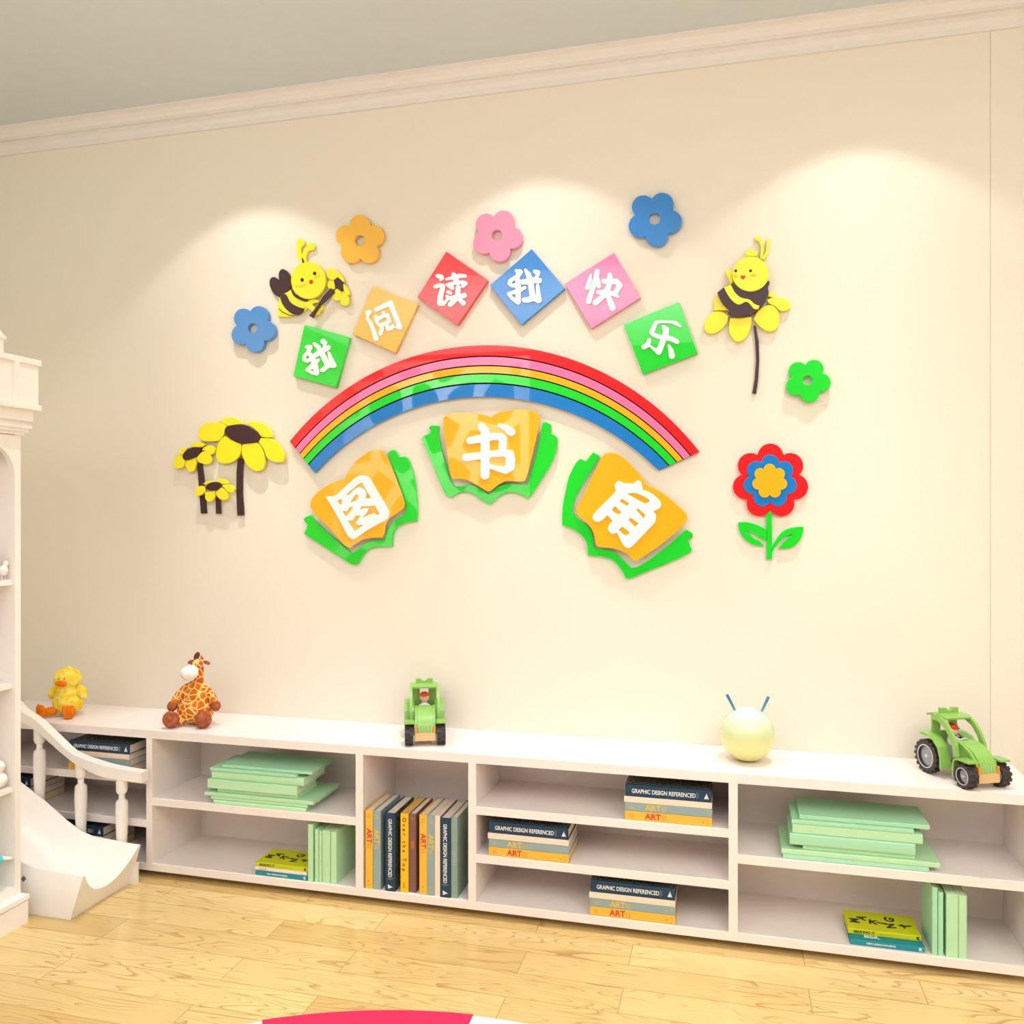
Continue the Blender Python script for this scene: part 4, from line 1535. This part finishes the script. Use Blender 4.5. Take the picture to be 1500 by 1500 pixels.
def build_tractor(label, loc, rz):
    t = thing('tractor_toy', label, 'toy tractor', loc, 'green toy tractors', rz)
    bm = bmesh.new()
    box(bm, -.095, .112, -.032, .032, .034, .048)
    box(bm, .095, .128, -.039, .039, .022, .052)
    from_bm('chassis', bm, WOOD, t, bevel=.0015)
    # bonnet
    bm = bmesh.new()
    prism(bm, [(.012, .050), (.012, .132)] + [(.012 + .112 * math.sin(a), .052 + .08 * math.cos(a) ** .8 if math.cos(a) > 0 else .052) for a in np.linspace(.12, math.pi / 2, 12)], 'y', -.030, .030)
    hood = auto_smooth(from_bm('bonnet', bm, TG, t, bevel=.001), 30)
    for k in range(5):
        yy = (k - 2) * .011
        bm = bmesh.new()
        tube(bm, [(.1215, yy, .077), (.1255, yy, .056)], .0007, 6)
        from_bm('grille_line', bm, RIM, hood)
    for s in (-1, 1):
        bm = bmesh.new()
        curved_board(bm, [(.012, .134), (.05, .128), (.085, .112), (.112, .084), (.122, .056)], .007, s * .0305, s * .039)
        from_bm('bonnet_side', bm, TG, t, bevel=.001)
        bx('headlight', .108, .1265, min(s * .031, s * .0395), max(s * .031, s * .0395), .053, .074, ORNG, t, bevel=.002)
        # cab arch from the roof forward and down to the bonnet
        bm = bmesh.new()
        curved_board(bm, [(-.07, .206), (-.035, .204), (0, .188), (.028, .158), (.046, .125), (.052, .088)], .019, s * .049, s * .059)
        auto_smooth(from_bm('cab_arch', bm, TG, t, bevel=.001), 30)
        # rear mudguard
        bm = bmesh.new()
        curved_board(bm, [(-.105, .136), (-.075, .136), (-.040, .128), (-.014, .106), (-.002, .072), (0, .034)], .007, s * .040, s * .079)
        auto_smooth(from_bm('mudguard', bm, TG, t, bevel=.001), 30)
        # front mudguard
        bm = bmesh.new()
        curved_board(bm, [(.128, .093), (.076, .093), (.060, .088), (.052, .074), (.050, .026)][::-1], .006, s * .041, s * .078)
        auto_smooth(from_bm('mudguard', bm, TG, t, bevel=.001), 30)
        wheel(t, -.078, s * .066, .0575, .027, s, 18)
        wheel(t, .098, s * .062, .040, .032, s, 12)
    # roof, roof rack, rear wall, seat
    bm = bmesh.new()
    curved_board(bm, [(-.112, .198), (-.09, .205), (-.05, .209), (-.012, .202)], .007, -.049, .049)
    auto_smooth(from_bm('roof', bm, TG, t, bevel=.001), 30)
    bm = bmesh.new()
    prism(bm, [(-.034, .205), (-.034, .226), (-.013, .226), (-.009, .219), (0, .216), (.009, .219), (.013, .226), (.034, .226), (.034, .205)], 'x', -.070, -.056)
    from_bm('roof_rack', bm, TG, t, bevel=.001)
    bm = bmesh.new()
    for y0, y1, z0, z1 in ((-.049, -.018, .05, .202), (.018, .049, .05, .202), (-.018, .018, .05, .142), (-.018, .018, .184, .202)):
        box(bm, -.088, -.080, y0, y1, z0, z1)
    bmesh.ops.remove_doubles(bm, verts=bm.verts, dist=1e-5)
    from_bm('cab_back', bm, TG, t)
    bm = bmesh.new()
    tube(bm, [(.014, 0, .112), (.004, 0, .124)], .003, 8)
    M = Matrix.Translation((.004, 0, .126)) @ Matrix.Rotation(R(-45), 4, 'Y')
    ring = [M @ Vector((.017 * math.cos(a), .017 * math.sin(a), 0)) for a in np.linspace(0, 2 * math.pi, 25)]
    tube(bm, ring, .0028, 8)
    from_bm('steering_wheel', bm, RIM, t, smooth=True)
    return t


def build_driver(label, loc, rz):
    d = thing('driver_figure', label, 'toy figure', loc, 'toy drivers sitting in the tractors', rz)
    bm = bmesh.new()
    lathe(bm, [(.017, 0), (.020, .01), (.0195, .055), (.016, .078), (.008, .086)], (0, 0, 0), 20)
    for s in (-1, 1):
        tube(bm, [(.002, s * .016, .072), (.020, s * .023, .060), (.042, s * .011, .070)], [.0075, .0075, .006], 10)
    blob('body', bm, SHIRT, d, voxel=.0022, smooth_it=3)
    bm = bmesh.new()
    ellipsoid(bm, (.002, 0, .104), (.019, .019, .019))
    from_bm('head', bm, SKIN, d, smooth=True)
    bm = bmesh.new()
    ellipsoid(bm, (-.001, 0, .112), (.0195, .0195, .014))
    ellipsoid(bm, (.016, 0, .113), (.013, .013, .003))
    from_bm('cap', bm, CAPR, d, smooth=True)
    for s in (-1, 1):
        bm = bmesh.new()
        ellipsoid(bm, (.045, s * .0115, .071), (.0062, .006, .0055), sub=2)
        from_bm('hand', bm, SKIN, d, smooth=True)
    return d


HEAD, HEAD2 = R(-68.5), R(-64)


def front_wheels_at(pl, pr, h):
    """origin of a tractor whose front wheels stand on the two points"""
    mx_ = (pl[0] + pr[0]) / 2, (pl[1] + pr[1]) / 2
    return (mx_[0] - .098 * math.cos(h), mx_[1] - .098 * math.sin(h), TZ)


l2 = front_wheels_at(FL(1412, 1154, TZ), FL(1467, 1152, TZ), HEAD2)
l1 = front_wheels_at(FL(601, 1091, TZ), FL(644.5, 1090, TZ), HEAD)
tr = build_tractor('green wooden toy tractor with driver, at the right end of the unit', l2, HEAD2)
dup(tr, l1, (0, 0, HEAD), 'green wooden toy tractor seen head-on, above the upright books', 'green toy tractors')


def in_cab(l, h):
    return (l[0] - .042 * math.cos(h), l[1] - .042 * math.sin(h), l[2] + .0500)


dr = build_driver('toy driver in red cap inside the tractor at the right end', in_cab(l2, HEAD2), HEAD2)
dup(dr, in_cab(l1, HEAD), (0, 0, HEAD), 'toy driver in red cap inside the tractor seen head-on', 'toy drivers sitting in the tractors')

# ------------------------------------------------------------------ castle bookcase at the left edge
BX, BYF = -2.544, 2.597          # plane of its open front, and its far end
BN = 1.55                        # its near end
BD = .34                         # depth
ca = thing('castle_bookcase', 'white castle-shaped bookcase with cornice and arched opening at the left edge', 'bookcase', (BX - BD / 2, (BYF + BN) / 2, 0))
CO = -Vector(ca.location)


def cpart(name, *a, bevel=.0015):
    return bx(name, *a, CASTLE, ca, bevel=bevel, loc=CO)


PZ = CAM_H - 1.412
cpart('plinth', BX - BD, BX + .030, BN, BYF + .004, 0, PZ - .022)
cpart('plinth_ledge', BX - BD, BX + .034, BN, BYF + .006, PZ - .016, PZ)
cpart('plinth_neck', BX - BD, BX + .026, BN, BYF + .001, PZ - .023, PZ - .015, bevel=0)
BT = CAM_H + .284
cpart('side_panel', BX - BD, BX, BYF - .026, BYF, PZ, BT)
cpart('side_panel', BX - BD, BX, BN, BN + .026, PZ, BT)
cpart('back_panel', BX - BD, BX - BD + .012, BN + .026, BYF - .026, PZ, BT)
cpart('bottom_board', BX - BD + .012, BX - .004, BN + .026, BYF - .026, PZ, PZ + .036)
# arched head of the front
ya, yb = BN + .026, BYF - .026
n = 40
top = BT - .002
half = .09
arch = [(ya, top), (ya, top - .16)]
for a in np.linspace(math.pi, math.pi / 2, 12):
    arch.append((ya + .09 + .09 * math.cos(a), top - .16 + .115 * math.sin(a)))
for a in np.linspace(math.pi / 2, 0, 12):
    arch.append((yb - .09 + .09 * math.cos(a), top - .16 + .115 * math.sin(a)))
arch.append((yb, top))
bm = bmesh.new()
prism(bm, arch, 'x', BX - .022, BX)
from_bm('arch_panel', bm, CASTLE, ca, loc=CO)
for z in (CAM_H - .248, CAM_H - .628, CAM_H - 1.009):
    cpart('shelf', BX - BD + .012, BX - .012, BN + .026, BYF - .026, z - .020, z)
cpart('top_board', BX - BD, BX - .0225, BN + .026, BYF - .026, BT - .02, BT - .002)
for e, z0, z1 in ((.008, .284, .296), (.018, .296, .309), (.026, .309, .322), (.020, .322, .335)):
    cpart('cornice', BX - BD - e, BX + e, BN - e, BYF + e, CAM_H + z0, CAM_H + z1, bevel=.004)
cpart('frieze', BX - BD - .028, BX + .028, BN - .028, BYF + .029, CAM_H + .335, CAM_H + .378)
cpart('ledge', BX - BD - .047, BX + .047, BN - .047, BYF + .048, CAM_H + .378, CAM_H + .398)
cpart('parapet', BX - BD - .040, BX + .040, BN - .04, BYF + .041, CAM_H + .398, CAM_H + .545)
for ycen in np.arange(BYF - .063, BN, -.16):
    cpart('parapet_post', BX + .040, BX + .047, ycen - .012, ycen + .012, CAM_H + .398, CAM_H + .545)
cpart('parapet_cap', BX - BD - .047, BX + .047, BN - .047, BYF + .048, CAM_H + .545, CAM_H + .566)
for ycen in (BYF - .115, BYF - .46, BYF - .80):
    bm = bmesh.new()
    lathe(bm, [(.042, 0), (.042, .052), (.050, .056), (.050, .064), (.040, .075), (.022, .10), (.006, .13), (.001, .14)], (BX - .02, ycen, CAM_H + .566), 24)
    auto_smooth(from_bm('turret', bm, CASTLE, ca, loc=CO), 30)

# small toys on its shelves
zA, zB, zC, zD = CAM_H - .248, CAM_H - .628, CAM_H - 1.009, PZ + .036
yb_ = BYF - .06


def shelf_spot(u, x):
    return x / ratio(u)


t = thing('bird_figurine', 'small white bird figurine on the top shelf of the castle bookcase', 'figurine', (BX - .03, shelf_spot(5, BX - .03), zA + .0003))
bm = bmesh.new()
ellipsoid(bm, (0, 0, .034), (.014, .018, .020), Matrix.Rotation(R(20), 3, 'X'))
ellipsoid(bm, (.002, .008, .058), (.010, .011, .012))
blob('body', bm, CREAMW, t, voxel=.002, smooth_it=2)
for s in (-1, 1):
    bm = bmesh.new()
    tube(bm, [(0, s * .006, .02), (0, s * .007, .003), (.004, s * .007, .0015)], .0022, 8)
    from_bm('leg', bm, CREAMW, t, smooth=True)
t = thing('plush_ball', 'brown round plush behind the white bird figurine', 'plush toy', (BX - .09, shelf_spot(5, BX - .05) - .055, zA + .0003))
bm = bmesh.new()
ellipsoid(bm, (0, 0, .036), (.034, .034, .036))
ellipsoid(bm, (.01, .01, .078), (.02, .02, .02))
blob('body', bm, BROWN, t, voxel=.003)
t = thing('plush_rabbit', 'white plush toy on the third shelf of the castle bookcase', 'plush toy', (BX - .045, shelf_spot(-4, BX - .045), zC + .0003))
bm = bmesh.new()
ellipsoid(bm, (0, 0, .030), (.034, .034, .030))
ellipsoid(bm, (0, 0, .078), (.026, .026, .024))
blob('body', bm, CREAMW, t, voxel=.003)
t = thing('toy_fish', 'turquoise toy whale on the bottom shelf of the castle bookcase', 'toy', (BX - .060, 2.402, zD + .0003))
TURQ = mat('turquoise_plastic', (60, 206, 214), rough=.3, coat=.4)
bm = bmesh.new()
ellipsoid(bm, (0, 0, .062), (.055, .085, .062))
tube(bm, [(0, .05, .07), (.020, .095, .095), (.036, .138, .116)], [.04, .020, .012])
blob('body', bm, TURQ, t, voxel=.004)
bm = bmesh.new()
ellipsoid(bm, (.042, .146, .112), (.026, .017, .006), Matrix.Rotation(R(-10), 3, 'X'))
from_bm('tail_fin', bm, CREAMW, t, smooth=True)

# ------------------------------------------------------------------ slide beside the bookcase
YN, YFAR = 2.652, 2.972
far = [XZ(u, v, YFAR) for u, v in ((206.7, 1236.7), (190, 1234.3), (167, 1230), (138, 1224.5), (120, 1216.7), (100, 1201.7), (84, 1187.5), (67, 1172.5), (50, 1159.5), (38, 1150))]
dx = far[-1][0] - far[-2][0]
slope = (far[-1][1] - far[-3][1]) / (far[-1][0] - far[-3][0])
for k in range(1, 7):
    xx = far[9][0] - .09 * k
    far.append((xx, far[9][1] + slope * (xx - far[9][0])))
sl = thing('play_slide', 'white toddler slide with curved chute and baluster handrail beside the castle bookcase', 'slide', (far[0][0] - .35, (YN + YFAR) / 2, 0))
SO = -Vector(sl.location)
LIP, DEP = .010, .104
prof = []
NU = 28
for k in range(NU + 1):
    tt = -1 + 2 * k / NU
    yy = (YN + YFAR) / 2 + tt * ((YFAR - YN) / 2 - LIP)
    prof.append((yy, -DEP * (1 - abs(tt) ** 2.3)))
prof = [(YN, -.004), (YN + .003, 0)] + prof + [(YFAR - .003, 0), (YFAR, -.004)]
bm = bmesh.new()
rings = []
for i, (xx, zz) in enumerate(far):
    lean = .055 if i == 0 else 0
    ring = []
    for yy, dz in prof:
        xo = lean * min(1.0, -dz / zz) if i == 0 else 0
        ring.append(bm.verts.new((xx - xo, yy, zz + dz)))
    ring.append(bm.verts.new((xx - lean, YFAR, 0)))
    ring.append(bm.verts.new((xx - lean, YN, 0)))
    rings.append(ring)
for a, b in zip(rings, rings[1:]):
    m_ = len(a)
    for k in range(m_):
        bm.faces.new((a[k], a[(k + 1) % m_], b[(k + 1) % m_], b[k]))
bm.faces.new(rings[0])
bm.faces.new(rings[-1][::-1])
auto_smooth(from_bm('chute', bm, CASTLE, sl, loc=SO), 40)
SCREW = mat('grey_screw_cap', (128, 116, 118), rough=.4)
sx, sz = XZ(35, 1287, YN)
bm = bmesh.new()
prism(bm, [(sx + .011, sz), (sx, sz + .011), (sx - .011, sz), (sx, sz - .011)], 'y', YN - .003, YN)
from_bm('screw_cap', bm, SCREW, sl, loc=SO)
fx0 = far[0][0]
bx('foot', fx0 - .058, fx0 - .022, YFAR - .004, YFAR + .014, 0, .085, CASTLE, sl, bevel=.003, loc=SO)
# handrail
YR0, YR1 = 2.970, 3.012
rt = [(29, 1040), (50, 1054), (75, 1077), (101, 1101.5), (121, 1111.5), (141, 1118.2), (157, 1123), (182, 1128), (207.3, 1132.3)]
rb = [(20, 1050), (48, 1067), (67, 1083), (87, 1101), (107, 1117), (127, 1128.5), (145, 1136.5), (167, 1141.5), (207.3, 1147)]
T_ = [XZ(*p, YR0) for p in rt]
B_ = [XZ(*p, YR0) for p in rb]
T_.insert(0, (T_[0][0] - .3, T_[0][1] + .26))
B_.insert(0, (B_[0][0] - .3, B_[0][1] + .26))


def dense(p, n=5):
    q = smooth_poly(p, n, 75)
    return q[:(len(p) - 1) * n + 1]


T_, B_ = dense(T_), dense(B_)
bm = bmesh.new()
prism(bm, list(T_) + list(B_)[::-1], 'y', YR0, YR1)
auto_smooth(from_bm('handrail', bm, CASTLE, sl, bevel=.003, loc=SO), 30)


def interp(poly, x):
    ps = sorted((p[0], p[1]) for p in poly)
    return float(np.interp(x, [p[0] for p in ps], [p[1] for p in ps]))


for u in (58.0, 118.5, 178.5):
    x = XY(u, 2.997)
    zb = interp(far, x) - .09
    zt = interp(B_, x) + .015
    h = zt - zb
    k = .0255
    pr = [(.019, 0), (.0195, .05), (.0235, h * .40), (.0250, h * .56), (.0235, h - .115), (.0205, h - .108), (.0125, h - .102), (.0120, h - .082), (.0200, h - .074),
          (.0225, h - .062), (.0225, h)]
    bm = bmesh.new()
    lathe(bm, pr, (x, 2.997, zb), 24)
    auto_smooth(from_bm('baluster', bm, CASTLE, sl, loc=SO), 32)

# ------------------------------------------------------------------ pierced screen at the far side of the room (seen as reflections in the glossy plaques)
t = thing('lattice_screen', 'white pierced room divider with rounded cells standing across the room', 'screen', (-3.4, -2.2, 0))
rng = np.random.RandomState(5)
cell = .46
pts = []
for i in range(-1, 9):
    for j in range(-1, 9):
        pts.append((i * cell + rng.uniform(-.15, .15) + (.23 if j % 2 else 0), j * cell + rng.uniform(-.14, .14)))
pts = np.array(pts)
W_, H_ = 2.6, 3.2
gx = np.arange(-.1, W_ + .1, .02)
gy = np.arange(-.1, H_ + .1, .02)
GX, GY = np.meshgrid(gx, gy)
D = np.sort(np.hypot(GX[..., None] - pts[:, 0], GY[..., None] - pts[:, 1]), axis=-1)
F = .11 - (D[..., 1] - D[..., 0])
F = np.maximum(F, np.maximum(np.maximum(.09 - GX, GX - W_ + .09), np.maximum(.09 - GY, GY - H_ + .09)))
loops = [[(-3.4 - W_ / 2 + p[0], p[1]) for p in thin(l)] for l in contours(F, -.1, -.1, .02)]
loops.append([(-3.4 - W_ / 2, 0), (-3.4 + W_ / 2, 0), (-3.4 + W_ / 2, H_), (-3.4 - W_ / 2, H_)])
plate('lattice', loops, -2.215, .03, mat('screen_white', (250, 248, 244), rough=.5), t, bevel=.002, px=False)
